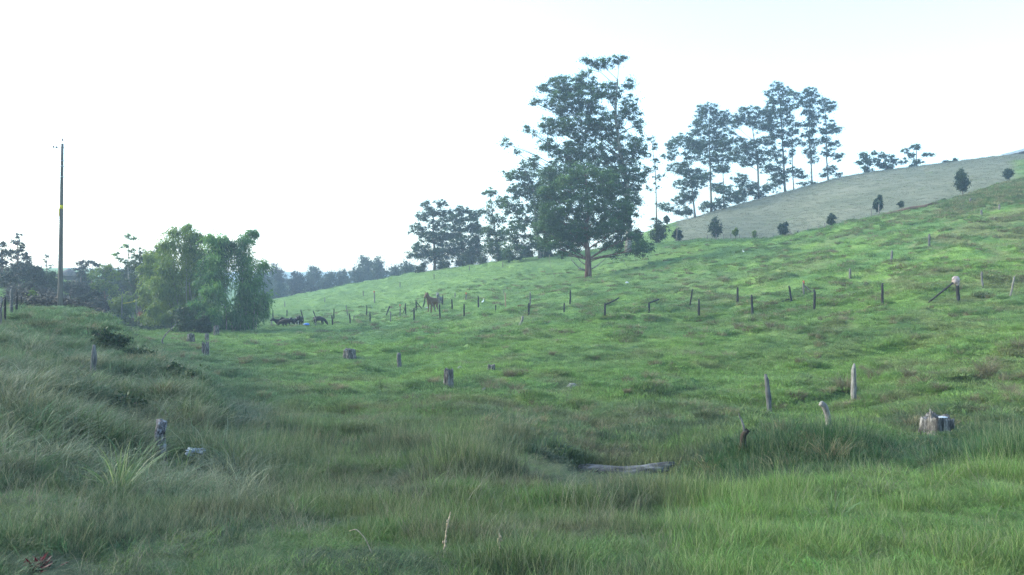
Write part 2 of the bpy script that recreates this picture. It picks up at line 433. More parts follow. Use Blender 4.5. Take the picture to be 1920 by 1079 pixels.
M['stone'] = stain_mat('stone', (0.10, 0.10, 0.10), (0.45, 0.44, 0.43), 5, mid=(0.22, 0.22, 0.22))
M['feather'] = stain_mat('white_feather', (0.75, 0.75, 0.74), (0.88, 0.88, 0.87), 12, bump=False)
M['beak'] = stain_mat('beak', (0.5, 0.32, 0.05), (0.6, 0.4, 0.08), 12, bump=False)
M['dark_feather'] = stain_mat('dark_feather', (0.02, 0.02, 0.02), (0.05, 0.045, 0.04), 12, bump=False)
M['thatch'] = stain_mat('thatch', (0.07, 0.06, 0.06), (0.16, 0.14, 0.13), 3, stretch=(1, 1, 3))
M['white_wall'] = stain_mat('white_wall', (0.62, 0.62, 0.6), (0.8, 0.8, 0.78), 1, bump=False)
M['dark_roof'] = stain_mat('dark_roof', (0.035, 0.03, 0.03), (0.07, 0.06, 0.055), 2, bump=False)
M['earth'] = stain_mat('bare_earth', (0.06, 0.035, 0.025), (0.16, 0.10, 0.07), 2)
M['cow'] = stain_mat('black_cow_hide', (0.008, 0.008, 0.009), (0.02, 0.018, 0.018), 3, rough=0.6, bump=False)
M['pied'] = stain_mat('black_and_white_hide', (0.010, 0.010, 0.011), (0.65, 0.63, 0.6), 1.7, rough=0.7, bump=False, lo=0.53, hi=0.55)
M['brown_horse'] = stain_mat('brown_horse_coat', (0.10, 0.055, 0.035), (0.16, 0.09, 0.06), 3, rough=0.6, bump=False)
M['grey_horse'] = stain_mat('grey_horse_coat', (0.12, 0.11, 0.11), (0.24, 0.22, 0.22), 3, rough=0.6, bump=False)
M['mane'] = stain_mat('dark_mane', (0.012, 0.01, 0.01), (0.03, 0.025, 0.022), 3, rough=0.6, bump=False)
M['straw'] = stain_mat('dry_stalk', (0.26, 0.2, 0.13), (0.45, 0.36, 0.26), 20, bump=False)

L = {}
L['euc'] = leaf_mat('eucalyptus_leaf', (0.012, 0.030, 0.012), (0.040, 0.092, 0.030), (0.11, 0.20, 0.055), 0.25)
L['eucd'] = leaf_mat('ridge_eucalyptus_leaf', (0.013, 0.031, 0.017), (0.037, 0.078, 0.036), (0.08, 0.145, 0.055), 0.25)
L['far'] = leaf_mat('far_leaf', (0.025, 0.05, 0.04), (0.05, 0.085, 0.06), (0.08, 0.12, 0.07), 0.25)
L['dark'] = leaf_mat('dark_leaf', (0.007, 0.013, 0.014), (0.016, 0.028, 0.022), (0.03, 0.05, 0.028), 0.2)
L['bam'] = leaf_mat('bamboo_leaf', (0.016, 0.055, 0.022), (0.058, 0.155, 0.045), (0.16, 0.30, 0.07), 0.35)
L['yel'] = leaf_mat('yellowish_leaf', (0.030, 0.070, 0.020), (0.11, 0.18, 0.035), (0.19, 0.27, 0.055), 0.35)
L['bush'] = leaf_mat('bush_leaf', (0.014, 0.028, 0.017), (0.03, 0.058, 0.027), (0.055, 0.09, 0.032), 0.2)
L['brush'] = leaf_mat('brushwood_twig', (0.022, 0.022, 0.022), (0.045, 0.043, 0.038), (0.05, 0.080, 0.036), 0.15)
L['rust'] = leaf_mat('rusty_leaf', (0.16, 0.04, 0.02), (0.30, 0.09, 0.035), (0.36, 0.17, 0.05), 0.3)
L['crimson'] = leaf_mat('crimson_leaf', (0.03, 0.006, 0.010), (0.08, 0.012, 0.018), (0.14, 0.03, 0.028), 0.3)
L['dryg'] = leaf_mat('dry_grass_blade', (0.10, 0.10, 0.05), (0.17, 0.15, 0.085), (0.24, 0.20, 0.13), 0.3)
L['lightgrass'] = leaf_mat('long_grass_blade', (0.06, 0.12, 0.045), (0.13, 0.21, 0.08), (0.26, 0.27, 0.16), 0.35)

# ---------------------------------------------------------------- colour of the pasture by place
C_FRESH = np.array([0.165, 0.265, 0.068]); C_DEEP = np.array([0.105, 0.190, 0.066]); C_BLUE = np.array([0.085, 0.140, 0.080])
C_DRY = np.array([0.215, 0.190, 0.105]); C_RED = np.array([0.135, 0.105, 0.07]); C_OLIVE = np.array([0.120, 0.175, 0.072])
def gcolor(x, y):
    px = 960 + F * x / np.maximum(y, 1)
    a = fbm(x, y, 3.2, 3, 31.0); b = fbm(x, y, 11, 2, 47.0); e = fbm(x, y, 1.3, 2, 77.0)
    t = (0.25 + 0.75 * sstep(0.36, 0.6, 0.55 * a + 0.45 * b))[:, None]
    c = C_FRESH * t + C_DEEP * (1 - t)
    o = sstep(0.42, 0.62, fbm(x, y, 6, 3, 90.0))
    wet = sstep(6, 11, y) * (1 - sstep(26, 36, y)) * sstep(420, 560, px) * (1 - sstep(1330, 1420, px))
    o = np.clip(0.35 * o + 0.75 * wet * sstep(0.3, 0.6, b), 0, 0.9)[:, None]
    c = c * (1 - o) + C_OLIVE * o
    cl = fbm(x, y, 0.55, 2, 120.0); cn = (1 - sstep(16, 30, y))
    for th_, col_, wt_ in ((0.60, (0.180, 0.170, 0.105), .6), (0.0, None, 0)):
        if col_ is None: break
        w_ = (sstep(th_, th_ + .1, cl) * wt_ * cn)[:, None]; c = c * (1 - w_) + np.array(col_) * w_
    w_ = (sstep(0.58, 0.68, fbm(x, y, 0.8, 2, 140.0)) * .75 * cn)[:, None]; c = c * (1 - w_) + np.array([0.14, 0.235, 0.065]) * w_
    w_ = (sstep(0.52, 0.62, fbm(x, y, 0.9, 2, 160.0)) * .65 * cn)[:, None]; c = c * (1 - w_) + np.array([0.050, 0.075, 0.058]) * w_
    # long bluish grass on the left bank
    left = (1 - sstep(430, 620, px)) * (1 - sstep(40, 55, y))
    l = (left * 0.65)[:, None]
    c = c * (1 - l) + C_BLUE * l
    # dry tufts: denser high on the slope to the right
    reg = 0.24 * sstep(44, 60, y) * (1 - sstep(95, 125, y)) * sstep(780, 1000, px) + 0.25 * sstep(1500, 1750, px) * sstep(22, 30, y) + 0.22 * wet + 0.08
    dm = sstep(0.66 - 0.28 * reg, 0.78 - 0.26 * reg, 0.6 * e + 0.4 * fbm(x, y, 9, 2, 11.0) + 0.05)[:, None] * np.clip(0.05 + 0.8 * reg, 0, 1)[:, None]
    c = c * (1 - dm) + C_DRY * dm
    rm = (sstep(0.66, 0.76, fbm(x, y, 2.2, 2, 60.0)) * 0.4 * (1 - sstep(40, 60, y)))[:, None]
    c = c * (1 - rm) + C_RED * rm
    # fresh lush grass low on the right
    lush = (sstep(1180, 1380, px) * (1 - sstep(9.0, 11, y)))[:, None] * 0.75
    c = c * (1 - lush) + np.array([0.160, 0.275, 0.066]) * lush
    # deep green bank above it, the shade on its face painted into the colour
    bank = (sstep(1300, 1400, px) * sstep(9.5, 11, y) * (1 - sstep(14, 17, y)))[:, None] * 0.75
    c = c * (1 - bank) + np.array([0.040, 0.115, 0.045]) * bank
    # close-cropped brighter turf on the far slope
    far = (sstep(75, 105, y) * (1 - sstep(1230, 1300, px)))[:, None] * 0.6
    c = c * (1 - far) + np.array([0.150, 0.240, 0.085]) * far
    near = (0.76 + 0.32 * sstep(8, 36, y) + 0.16 * sstep(1080, 1400, px) * (1 - sstep(9, 11, y)))[:, None]  # nearer grass darkened in colour, standing in for shade between tall blades
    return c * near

# ---------------------------------------------------------------- ground sheet
nY, nX = 980, 760
s_ = np.linspace(0, math.log(1100 / 6.0), nY)
Yv = -6 + 6 * (np.exp(s_) - 1)
Yv = Yv - Yv.min() - 6
Uv = np.linspace(-1.15, 1.15, nX)
Uv = np.sign(Uv) * np.abs(Uv) ** 1.15
YY, UU = np.meshgrid(Yv, Uv, indexing='ij')
XX = UU * (np.maximum(YY, 0) + 9)
xf, yf = XX.ravel(), YY.ravel()
zf = zground(xf, yf)
i = np.arange(nY - 1)[:, None] * nX; j = np.arange(nX - 1)[None]
Fc = np.stack([i + j, i + j + 1, i + nX + j + 1, i + nX + j], -1).reshape(-1, 4)
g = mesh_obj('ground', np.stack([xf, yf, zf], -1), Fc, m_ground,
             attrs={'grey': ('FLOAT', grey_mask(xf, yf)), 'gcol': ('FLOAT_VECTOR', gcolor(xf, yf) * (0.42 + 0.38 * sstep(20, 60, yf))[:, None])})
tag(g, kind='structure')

# distant hills
def hills():
    G = Geo()
    xs = np.linspace(-1000, 400, 160)
    prof = 3 + 3 * np.exp(-((xs + 620) / 50) ** 2) + 3 * (fbm(xs, xs * 0, 60, 3, 4.0) - 0.5)
    prof = prof * (1 - sstep(-560, -400, xs)) - 8
    rows = []
    for k, t in enumerate(np.linspace(0, 1, 12)):
        yy = 1010 + 170 * t
        h = -30 + (prof + 30) * math.sin(math.pi * 0.5 * min(1, t * 1.4)) * (1 - 0.2 * max(0, t - 0.7))
        rows.append(np.stack([xs, np.full_like(xs, yy), h + 3 * (fbm(xs, np.full_like(xs, yy), 25, 3, 9.0) - 0.5)], -1))
    V = np.concatenate(rows); n = len(xs)
    i = np.arange(11)[:, None] * n; j = np.arange(n - 1)[None]
    G.add(V, np.stack([i + j, i + j + 1, i + n + j + 1, i + n + j], -1).reshape(-1, 4))
    return G.build('distant_hills', stain_mat('hill_forest', (0.06, 0.09, 0.06), (0.10, 0.14, 0.09), 0.05))
tag(hills(), kind='structure')

# ---------------------------------------------------------------- grass as scattered stuff
def blades(n, rad, h, w, segs, lean, droop, seed, wjit=0.4, hjit=0.4, stemmy=0.0):
    r = np.random.default_rng(seed)
    rr = rad * np.sqrt(r.random(n)); th = r.random(n) * 2 * np.pi
    base = np.stack([rr * np.cos(th), rr * np.sin(th), np.full(n, -0.03)], -1)
    H = h * (1 - hjit + 2 * hjit * r.random(n)) * (1 - 0.35 * rr / rad)
    W = w * (1 - wjit + 2 * wjit * r.random(n))
    ld = th + r.normal(0, 1.0, n)
    L_ = lean * (0.3 + 1.0 * r.random(n)) * H
    D = np.stack([np.cos(ld), np.sin(ld)], -1)
    face = r.random(n) * np.pi
    S = np.stack([np.cos(face), np.sin(face), np.zeros(n)], -1)
    V = []
    for k in range(segs + 1):
        t = k / segs
        p = base.copy()
        p[:, :2] += D * (L_ * t ** 1.8)[:, None]
        p[:, 2] += H * (t - droop * t ** 3)
        wd = (W * (1 - t ** 1.6) * 0.5 + 0.0004)[:, None]
        V += [p - S * wd, p + S * wd]
    V = np.stack(V, 1)                                   # n, 2(segs+1), 3
    m = 2 * (segs + 1)
    base_i = (np.arange(n) * m)[:, None, None]
    f = np.array([[2 * k, 2 * k + 1, 2 * k + 3, 2 * k + 2] for k in range(segs)])[None]
    return V.reshape(-1, 3), (base_i + f).reshape(-1, 4), np.repeat(r.random(n), m)
def clump_mesh(name, parts):
    G = Geo()
    for p in parts:
        V, f, a = blades(**p)
        G.add(V, f, a)
    o = G.build(name, m_blade, link=False, smooth=False)
    return o

AVOID = []
def avoid(px, py, rx, front, Y=None):
    p = hit(px, py) if Y is None else np.array([(px - 960) / F * Y, Y, 0])
    AVOID.append((p[0], p[1], rx, front))
for a_ in ((1180, 893, 1.5, 6.5, 15.3), (1110, 893, 1.3, 6.0, 15.3), (1250, 888, .8, 6, 15.3), (305, 900, .30, 1.6), (365, 872, .30, 1.4), (68, 1074, .3, 1.0), (1760, 816, .75, 2.4), (1556, 808, .2, 1.0), (841, 722, .35, 1.6),
           (1443, 778, .2, 1.0), (1602, 756, .2, 1.0), (748, 692, .3, 1.6), (655, 671, .6, 2), (384, 668, .5, 2), (357, 644, .6, 2), (387, 641, .4, 2), (1073, 727, .5, 2), (921, 694, .4, 2), (172, 708, .3, 1.5)):
    avoid(*a_)
def scatter(name, proto, pts, scl, col, label, tilt=0.15, up=None):
    pts = np.asarray(pts, float); scl = np.array(scl, float)
    for ax_, ay_, rx_, fr_ in AVOID:
        w_ = ax_ * pts[:, 1] / max(ay_, 1)
        m_ = (np.abs(pts[:, 0] - w_) < rx_ * (0.5 + 0.5 * pts[:, 1] / ay_)) & (pts[:, 1] > ay_ - fr_) & (pts[:, 1] < ay_ + .25)
        scl[m_, 2] *= 0.15 if 'turf' in name else 0.08
    n = len(pts)
    me = bpy.data.meshes.new(name)
    me.vertices.add(n); me.vertices.foreach_set('co', np.asarray(pts, np.float32).ravel())
    for an, tp, data in (('rot', 'FLOAT_VECTOR', np.stack([rng.normal(0, tilt, n), rng.normal(0, tilt, n), rng.random(n) * 6.283], -1)),
                         ('scl', 'FLOAT_VECTOR', scl), ('col', 'FLOAT_VECTOR', col)):
        a = me.attributes.new(an, tp, 'POINT'); a.data.foreach_set('vector', np.asarray(data, np.float32).ravel())
    me.materials.append(m_blade)
    o = bpy.data.objects.new(name, me); COL.objects.link(o)
    nt = bpy.data.node_groups.new(name + '_nodes', 'GeometryNodeTree')
    nt.interface.new_socket('Geometry', in_out='INPUT', socket_type='NodeSocketGeometry')
    nt.interface.new_socket('Geometry', in_out='OUTPUT', socket_type='NodeSocketGeometry')
    gi = nt.nodes.new('NodeGroupInput'); go = nt.nodes.new('NodeGroupOutput')
    oi = nt.nodes.new('GeometryNodeObjectInfo'); oi.inputs['Object'].default_value = proto
    oi.inputs['As Instance'].default_value = True
    ip = nt.nodes.new('GeometryNodeInstanceOnPoints')
    def at(nm):
        x = nt.nodes.new('GeometryNodeInputNamedAttribute'); x.data_type = 'FLOAT_VECTOR'; x.inputs['Name'].default_value = nm
        return x.outputs[0]
    er = nt.nodes.new('FunctionNodeEulerToRotation')
    nt.links.new(at('rot'), er.inputs[0])
    nt.links.new(gi.outputs[0], ip.inputs['Points']); nt.links.new(oi.outputs['Geometry'], ip.inputs['Instance'])
    nt.links.new(er.outputs[0], ip.inputs['Rotation']); nt.links.new(at('scl'), ip.inputs['Scale'])
    nt.links.new(ip.outputs[0], go.inputs[0])
    md = o.modifiers.new('scatter', 'NODES'); md.node_group = nt
    tag(o, label, 'grass', None, 'stuff')
    return o

def visible(x, y, z, margin=0.25):
    """rough test: keep points the viewer can see over the ground in front (plus a margin)"""
    keep = np.ones(len(x), bool)
    for f in np.linspace(0.15, 0.97, 26):
        keep &= (z + margin) > f_line(x, y, z, margin, f)
    return keep
def f_line(x, y, z, margin, f):
    return np.where(zbase(x * f, y * f) > (z + margin) * f, 1e9, -1e9)

def sample(n, y0, y1, umax=0.80, power=2.0, hidden_share=0.25):
    """points spread over the ground, density falling as depth**-power beyond y0"""
    q = rng.random(n)
    if abs(power - 2.0) < 1e-3: y = y0 * (y1 / y0) ** q
    else:
        k = 2 - power; y = (y0 ** k + q * (y1 ** k - y0 ** k)) ** (1 / k)
    u = rng.uniform(-umax, umax, n)
    x = u * (y + 1.0)
    z = zground(x, y)
    vis = visible(x, y, z) | (rng.random(n) < hidden_share)
    return x[vis], y[vis], z[vis]

pr_fine = clump_mesh('turf_fine', [dict(n=340, rad=0.28, h=0.11, w=0.0045, segs=3, lean=0.9, droop=0.3, seed=1),
                                   dict(n=30, rad=0.28, h=0.22, w=0.005, segs=3, lean=0.7, droop=0.2, seed=2)])
pr_long = clump_mesh('long_fine', [dict(n=120, rad=0.18, h=0.30, w=0.0045, segs=4, lean=0.9, droop=0.4, seed=3),
                                   dict(n=30, rad=0.14, h=0.22, w=0.007, segs=4, lean=1.0, droop=0.4, seed=4)])
pr_leafy = clump_mesh('leafy_fine', [dict(n=70, rad=0.20, h=0.14, w=0.010, segs=3, lean=1.3, droop=0.5, seed=5),
                                     dict(n=60, rad=0.22, h=0.17, w=0.006, segs=3, lean=1.0, droop=0.3, seed=6)])
pr_stalk = clump_mesh('stalk_fine', [dict(n=16, rad=0.25, h=0.60, w=0.0035, segs=5, lean=0.55, droop=0.25, seed=8)])
pr_mid = clump_mesh('turf_mid', [dict(n=150, rad=0.45, h=0.13, w=0.014, segs=2, lean=0.9, droop=0.3, seed=11)])
pr_tus = clump_mesh('tussock_mid', [dict(n=170, rad=0.26, h=0.36, w=0.013, segs=3, lean=0.95, droop=0.4, seed=12)])
pr_far = clump_mesh('turf_far', [dict(n=60, rad=0.7, h=0.13, w=0.035, segs=1, lean=0.8, droop=0.2, seed=13)])
pr_tusf = clump_mesh('tussock_far', [dict(n=70, rad=0.33, h=0.30, w=0.035, segs=2, lean=0.9, droop=0.35, seed=14)])

def sc3(s, zf_=1.0, zj=0.3):
    s = np.asarray(s); h = s * zf_ * (1 + zj * rng.uniform(-1, 1, len(s)))
    return np.stack([s, s, h], -1)
def pxof(x, y): return 960 + F * x / np.maximum(y, 1)

# near turf
x, y, z = sample(30000, 2.2, 17, power=1.8)
c = gcolor(x, y) * rng.uniform(0.6, 1.4, (len(x), 1)) * rng.uniform(0.88, 1.12, (len(x), 3))
hgt = (0.35 + 2.1 * sstep(.35, .7, fbm(x, y, 0.7, 2, 14.0))) * (0.75 + 0.5 * sstep(5, 11, y))
nsc = (0.55 + 0.45 * sstep(5, 12, y))[:, None]
scatter('near_turf', pr_fine, np.stack([x, y, z], -1), nsc * sc3(rng.uniform(0.8, 1.3, len(x)), 1.0) * np.stack([np.ones(len(x)), np.ones(len(x)), hgt], -1), c, 'fine green grass covering the near meadow')
# near long grass
x, y, z = sample(15000, 2.4, 24, power=1.55)
px = pxof(x, y)
left = (1 - sstep(420, 620, px)) * sstep(5.5, 8, y)
lush = sstep(1150, 1350, px) * (1 - sstep(10.5, 12.5, y))
dens = 0.08 + 0.65 * left * sstep(.3, .5, fbm(x, y, 1.1, 2, 2.5)) + 0.12 * lush + 0.95 * sstep(0.52, 0.6, fbm(x, y, 1.0, 2, 5.5)) * (1 - 0.6 * lush)
k = rng.random(len(x)) < dens
x, y, z = x[k], y[k], z[k]; px = px[k]
left = left[k]
c = gcolor(x, y) * rng.uniform(0.6, 1.5, (len(x), 1)) * rng.uniform(0.88, 1.12, (len(x), 3))
blt = (rng.random(len(x)) < 0.35 * (0.35 + left))[:, None]
c = np.where(blt, np.array([0.17, 0.19, 0.115]) * rng.uniform(0.8, 1.2, (len(x), 1)), c)
scatter('long_grass', pr_long, np.stack([x, y, z], -1), sc3(rng.uniform(0.5, 1.3, len(x)) * (1 + 0.9 * left) * (0.38 + 0.62 * sstep(5, 11, y)), 0.9), c, 'long arching grass in the wet foreground and on the left bank')
# leafy plants
x, y, z = sample(11000, 2.4, 17, power=1.5)
k = fbm(x, y, 1.1, 2, 66.0) > 0.53
x, y, z = x[k], y[k], z[k]
scatter('leafy_weeds', pr_leafy, np.stack([x, y, z], -1), sc3(rng.uniform(0.6, 1.2, len(x)) * (0.55 + 0.45 * sstep(5, 11, y)), 1.0),
        (np.array([0.12, 0.20, 0.055])[None] * rng.uniform(0.6, 1.35, (len(x), 1)) * rng.uniform(0.9, 1.1, (len(x), 3))), 'low broad bladed weeds among the grass')
# thin stalks
x, y, z = sample(8000, 2.6, 34, power=1.25)
px = pxof(x, y)
k = rng.random(len(x)) < np.clip(0.2 + 0.55 * (1 - sstep(420, 700, px)) + 0.45 * sstep(0.48, 0.62, fbm(x, y, 3.0, 2, 15.0)) * (1 - sstep(1250, 1400, px)), 0, 1) * (0.25 + 0.75 * (1 - sstep(24, 34, y)))
x, y, z = x[k], y[k], z[k]
cc = np.where(rng.random((len(x), 1)) < 0.55, np.array([[0.20, 0.185, 0.13]]), np.array([[0.13, 0.17, 0.085]])) * rng.uniform(0.75, 1.25, (len(x), 1))
scatter('thin_stalks', pr_stalk, np.stack([x, y, z], -1), sc3(rng.uniform(0.5, 1.05, len(x)) * (0.5 + 0.5 * sstep(4, 9, y)), 0.9), cc, 'thin pale grass stalks standing above the meadow')
# middle turf
x, y, z = sample(34000, 13, 62, power=1.35)
c = gcolor(x, y) * rng.uniform(0.7, 1.35, (len(x), 1))
hgt = 0.6 + 1.3 * fbm(x, y, 2.2, 2, 14.0)
lowg = 1 + 0.5 * sstep(0, 1, (1 - sstep(24, 32, y)) * (1 - sstep(1330, 1420, pxof(x, y))))
scatter('slope_turf', pr_mid, np.stack([x, y, z], -1), sc3(rng.uniform(0.8, 1.3, len(x))) * np.stack([np.ones(len(x)), np.ones(len(x)), hgt * lowg], -1), c, 'cropped green grass on the valley floor and lower slope')
# tussocks, middle
x, y, z = sample(11000, 12, 64, power=1.3)
px = pxof(x, y)
t = fbm(x, y, 1.7, 2, 21.0)
dens = sstep(0.60, 0.66, t) * (0.45 + 0.5 * sstep(1000, 1500, px)) + 0.45 * (1 - sstep(400, 560, px)) * (1 - sstep(30, 42, y)) + 0.30 * sstep(13, 16, y) * (1 - sstep(25, 30, y)) * (1 - sstep(1300, 1400, px))
k = rng.random(len(x)) < dens
x, y, z, t = x[k], y[k], z[k], t[k]
c = gcolor(x, y) * rng.uniform(0.75, 1.2, (len(x), 1))
d = (rng.random(len(x)) < 0.26)[:, None]
c = np.where(d, C_DRY * rng.uniform(0.6, 1.2, (len(x), 1)), c * 0.95)
scatter('slope_tussocks', pr_tus, np.stack([x, y, z], -1), sc3(rng.uniform(0.7, 1.3, len(x))), c, 'rough green and straw coloured tussocks on the lower slope')
# far turf
x, y, z = sample(60000, 52, 172, power=0.9, hidden_share=0.12)
k = rng.random(len(x)) > 0.985 * grey_mask(x, y)
x, y, z = x[k], y[k], z[k]
c = gcolor(x, y) * rng.uniform(0.85, 1.18, (len(x), 1))
hgt = (0.5 + 1.0 * fbm(x, y, 3.0, 2, 14.0)) * (1 - 0.5 * sstep(90, 120, y) * (1 - sstep(1200, 1300, pxof(x, y))))
scatter('hill_turf', pr_far, np.stack([x, y, z], -1), sc3(rng.uniform(0.8, 1.3, len(x))) * np.stack([np.ones(len(x)), np.ones(len(x)), hgt], -1), c, 'cropped green grass on the upper hillside')
# short fuzz on the mown field
x, y, z = sample(26000, 112, 200, umax=0.72, power=0.6, hidden_share=0.1)
k = grey_mask(x, y) > 0.6
x, y, z = x[k], y[k], z[k]
c = np.array([0.150, 0.160, 0.108]) * (0.75 + 0.5 * fbm(x, y, 7, 3, 2.2))[:, None] * rng.uniform(0.75, 1.25, (len(x), 1))
scatter('mown_turf', pr_far, np.stack([x, y, z - 0.02], -1), sc3(rng.uniform(0.8, 1.4, len(x)), 0.8), c, 'short greyish dried turf on the mown far field')
# far tussocks
x, y, z = sample(46000, 48, 122, power=1.0, hidden_share=0.1)
px = pxof(x, y)
t = fbm(x, y, 1.7, 2, 21.0)
reg = sstep(860, 1050, px) * (1 - sstep(92, 112, y) * (1 - sstep(1400, 1600, px)))
k = rng.random(len(x)) < (sstep(0.58, 0.64, t) * (0.35 + 0.6 * reg)) * (1 - grey_mask(x, y))
x, y, z = x[k], y[k], z[k]
c = gcolor(x, y) * rng.uniform(0.7, 1.15, (len(x), 1))
d = (rng.random(len(x)) < 0.25)[:, None]
c = np.where(d, C_DRY * rng.uniform(0.6, 1.2, (len(x), 1)), c * 0.95)
scatter('hill_tussocks', pr_tusf, np.stack([x, y, z], -1), sc3(rng.uniform(0.7, 1.4, len(x))), c, 'rough tussocks of dry and green grass scattered over the hillside')
# tall dry grass on the right-hand ridge
pts = []
for _ in range(3600):
    px_ = rng.uniform(1740, 2050); Y_ = rng.uniform(90, 111)
    xx = (px_ - 960) / F * Y_
    pts.append((xx, Y_, 0))
pts = np.array(pts); pts[:, 2] = zground(pts[:, 0], pts[:, 1])
wgt = sstep(1740, 1800, pxof(pts[:, 0], pts[:, 1])) * sstep(90, 98, pts[:, 1])
k = rng.random(len(pts)) < wgt
pts = pts[k]
c = np.where(rng.random((len(pts), 1)) < 0.5, np.array([[0.24, 0.235, 0.12]]), np.array([[0.13, 0.20, 0.075]])) * rng.uniform(0.7, 1.3, (len(pts), 1))
scatter('ridge_grass', pr_tusf, pts, sc3(rng.uniform(1.0, 2.0, len(pts)), 1.0), c, 'tall rank grass along the right end of the ridge')

# ---------------------------------------------------------------- trees
def leaves(cen, n, size, asp, spread, style, val, flat=0.6):
    """n leaves round each pad centre; returns quads. cen (k,3), n int, spread (k,) pad radius"""
    k = len(cen)
    C = np.repeat(cen, n, 0); S = np.repeat(spread, n)[:, None]
    m = len(C)
    d = rng.normal(0, 1, (m, 3)); d /= np.linalg.norm(d, axis=1)[:, None]
    r = np.minimum(np.abs(rng.normal(0, 0.52, (m, 1))), 1.5)
    off = d * r * S
    off[:, 2] *= flat
    if style == 'feather':
        off[:, 2] -= 0.35 * (np.hypot(off[:, 0], off[:, 1]) ** 2) / S[:, 0]
    else:
        off[:, 2] -= 0.25 * (np.hypot(off[:, 0], off[:, 1]) ** 2) / S[:, 0]
    p = C + off
    if style == 'feather':
        ax = off * 0.6 / S + rng.normal(0, 0.35, (m, 3)); ax[:, 2] -= 0.55
    elif style == 'droop':
        ax = rng.normal(0, 0.6, (m, 3)); ax[:, 2] -= 0.5
    elif style == 'spiky':
        ax = d + rng.normal(0, 0.3, (m, 3)); ax[:, 2] += 0.4
    else:
        ax = rng.normal(0, 1, (m, 3))
    ax /= np.linalg.norm(ax, axis=1)[:, None]
    b = np.cross(ax, rng.normal(0, 1, (m, 3))); b /= np.linalg.norm(b, axis=1)[:, None]
    l = (size * rng.uniform(0.6, 1.4, m))[:, None]; w = l * asp
    q = np.stack([p - ax * l * 0.5, p + b * w * 0.5, p + ax * l * 0.5, p - b * w * 0.5], 1)
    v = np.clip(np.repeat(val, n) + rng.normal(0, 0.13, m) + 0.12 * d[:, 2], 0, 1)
    return q.reshape(-1, 3), np.arange(m * 4).reshape(-1, 4), np.repeat(v, 4)

def bez(a, b, sag=0.0, n=6, wob=0.06):
    a, b = np.asarray(a, float), np.asarray(b, float)
    L_ = np.linalg.norm(b - a)
    t = np.linspace(0, 1, n)[:, None]
    mid = (a + b) / 2 + np.array([0, 0, sag * L_]) + rng.normal(0, wob * L_, 3)
    return (1 - t) ** 2 * a + 2 * t * (1 - t) * mid + t ** 2 * b

def tree(name, base, Y, trunk, r0, blobs, lm, bark, label, cat='tree', group=None, pads=1.0, padr=0.9, nleaf=70, leaf=0.30, asp=0.35,
         style='droop', flat=0.55, thick=0.85, limbs=True, shell=0.55, r1=0.25, basez=None, tone=0.0, blow=1.15):
    """base (px,py) or None (ground below), trunk [(px,py)..] upwards, blobs (px,py,rx,ry[,depth offset m[,density]]) all in photo pixels, set at depth Y"""
    s = Y / F
    if basez is None:
        bx = (base[0] - 960) * s
        bz = zg1(bx, Y)
    B = np.array([(base[0] - 960) * s, Y, bz])
    root = empty(name, B, label, cat, group)
    T = [B + [0, 0, -0.25]] + [P(a, b, Y) + rng.normal(0, 0.15 * (Y > 60), 3) * [0, 1, 0] for a, b in trunk]
    T = np.array(T)
    # resample trunk
    seg = np.linalg.norm(np.diff(T, axis=0), axis=1); cl = np.concatenate([[0], np.cumsum(seg)])
    tt = np.linspace(0, cl[-1], max(8, int(cl[-1] / 1.2)))
    TP = np.stack([np.interp(tt, cl, T[:, i]) for i in range(3)], -1)
    TP[1:, :2] += np.cumsum(rng.normal(0, r0 * 0.10, (len(TP) - 1, 2)), 0)
    rad = r0 * (1 - (1 - r1) * (tt / cl[-1])) * (1 + 0.22 * np.exp(-tt / (r0 * 1.8)))
    G = Geo(); G.tube(TP, rad, 8, 0.10)
    LG = Geo()
    for bl in blobs:
        px, py, rx, ry = bl[:4]
        dy = bl[4] if len(bl) > 4 else rng.uniform(-0.5, 0.5) * rx * s * 0.5
        den = bl[5] if len(bl) > 5 else 1.0
        c = P(px, py, Y); c = c + [0, dy, 0]
        RX, RZ = rx * s * blow, ry * s * blow * 1.1; RY = thick * min(max(RX, RZ), 1.6 * min(RX, RZ) + 0.5)
        vol = (RX * RZ + RX * RY + RY * RZ) / 3
        npad = max(3, int(pads * den * 4.6 * vol / padr ** 2))
        d = rng.normal(0, 1, (npad, 3)); d /= np.linalg.norm(d, axis=1)[:, None]
        r = (shell + (1 - shell) * rng.random((npad, 1))) * rng.random((npad, 1)) ** 0.25
        pc = c + d * r * np.array([RX, RY, RZ]) * 0.92
        sp = padr * rng.uniform(0.6, 1.35, npad)
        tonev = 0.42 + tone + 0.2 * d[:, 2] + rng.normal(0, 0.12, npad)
        q, f, v = leaves(pc, int(nleaf * 1.0), leaf * 0.92, asp * 1.2, sp, style, tonev, max(flat, 0.62))
        LG.add(q, f, v)
        if limbs:
            # limb from the trunk to the heart of the mass, then boughs to the pads
            zt = np.clip(c[2] - 0.9 * max(RZ, abs(c[0] - B[0]) * 0.7), TP[1, 2] + 0.15 * (TP[-1, 2] - TP[1, 2]), TP[-1, 2])
            k = int(np.argmin(np.abs(TP[:, 2] - zt)))
            lr = min(max(0.02, rad[k] * 0.42), 0.13)
            lim = bez(TP[k], c - [0, 0, 0.2 * RZ], 0.05, 9, 0.05)
            G.tube(lim, np.linspace(lr, lr * 0.35, 9), 5)
            pick = rng.permutation(npad)[:min(npad, 16)]
            for m in pick:
                st = lim[rng.integers(4, 9)]
                G.tube(bez(st, pc[m], 0.04, 5, 0.07), np.linspace(lr * 0.32, 0.012, 5), 4, cap=False)
    G.build('trunk', bark, root, origin=B)
    LG.build('crown', lm, root, origin=B, smooth=False)
    return root

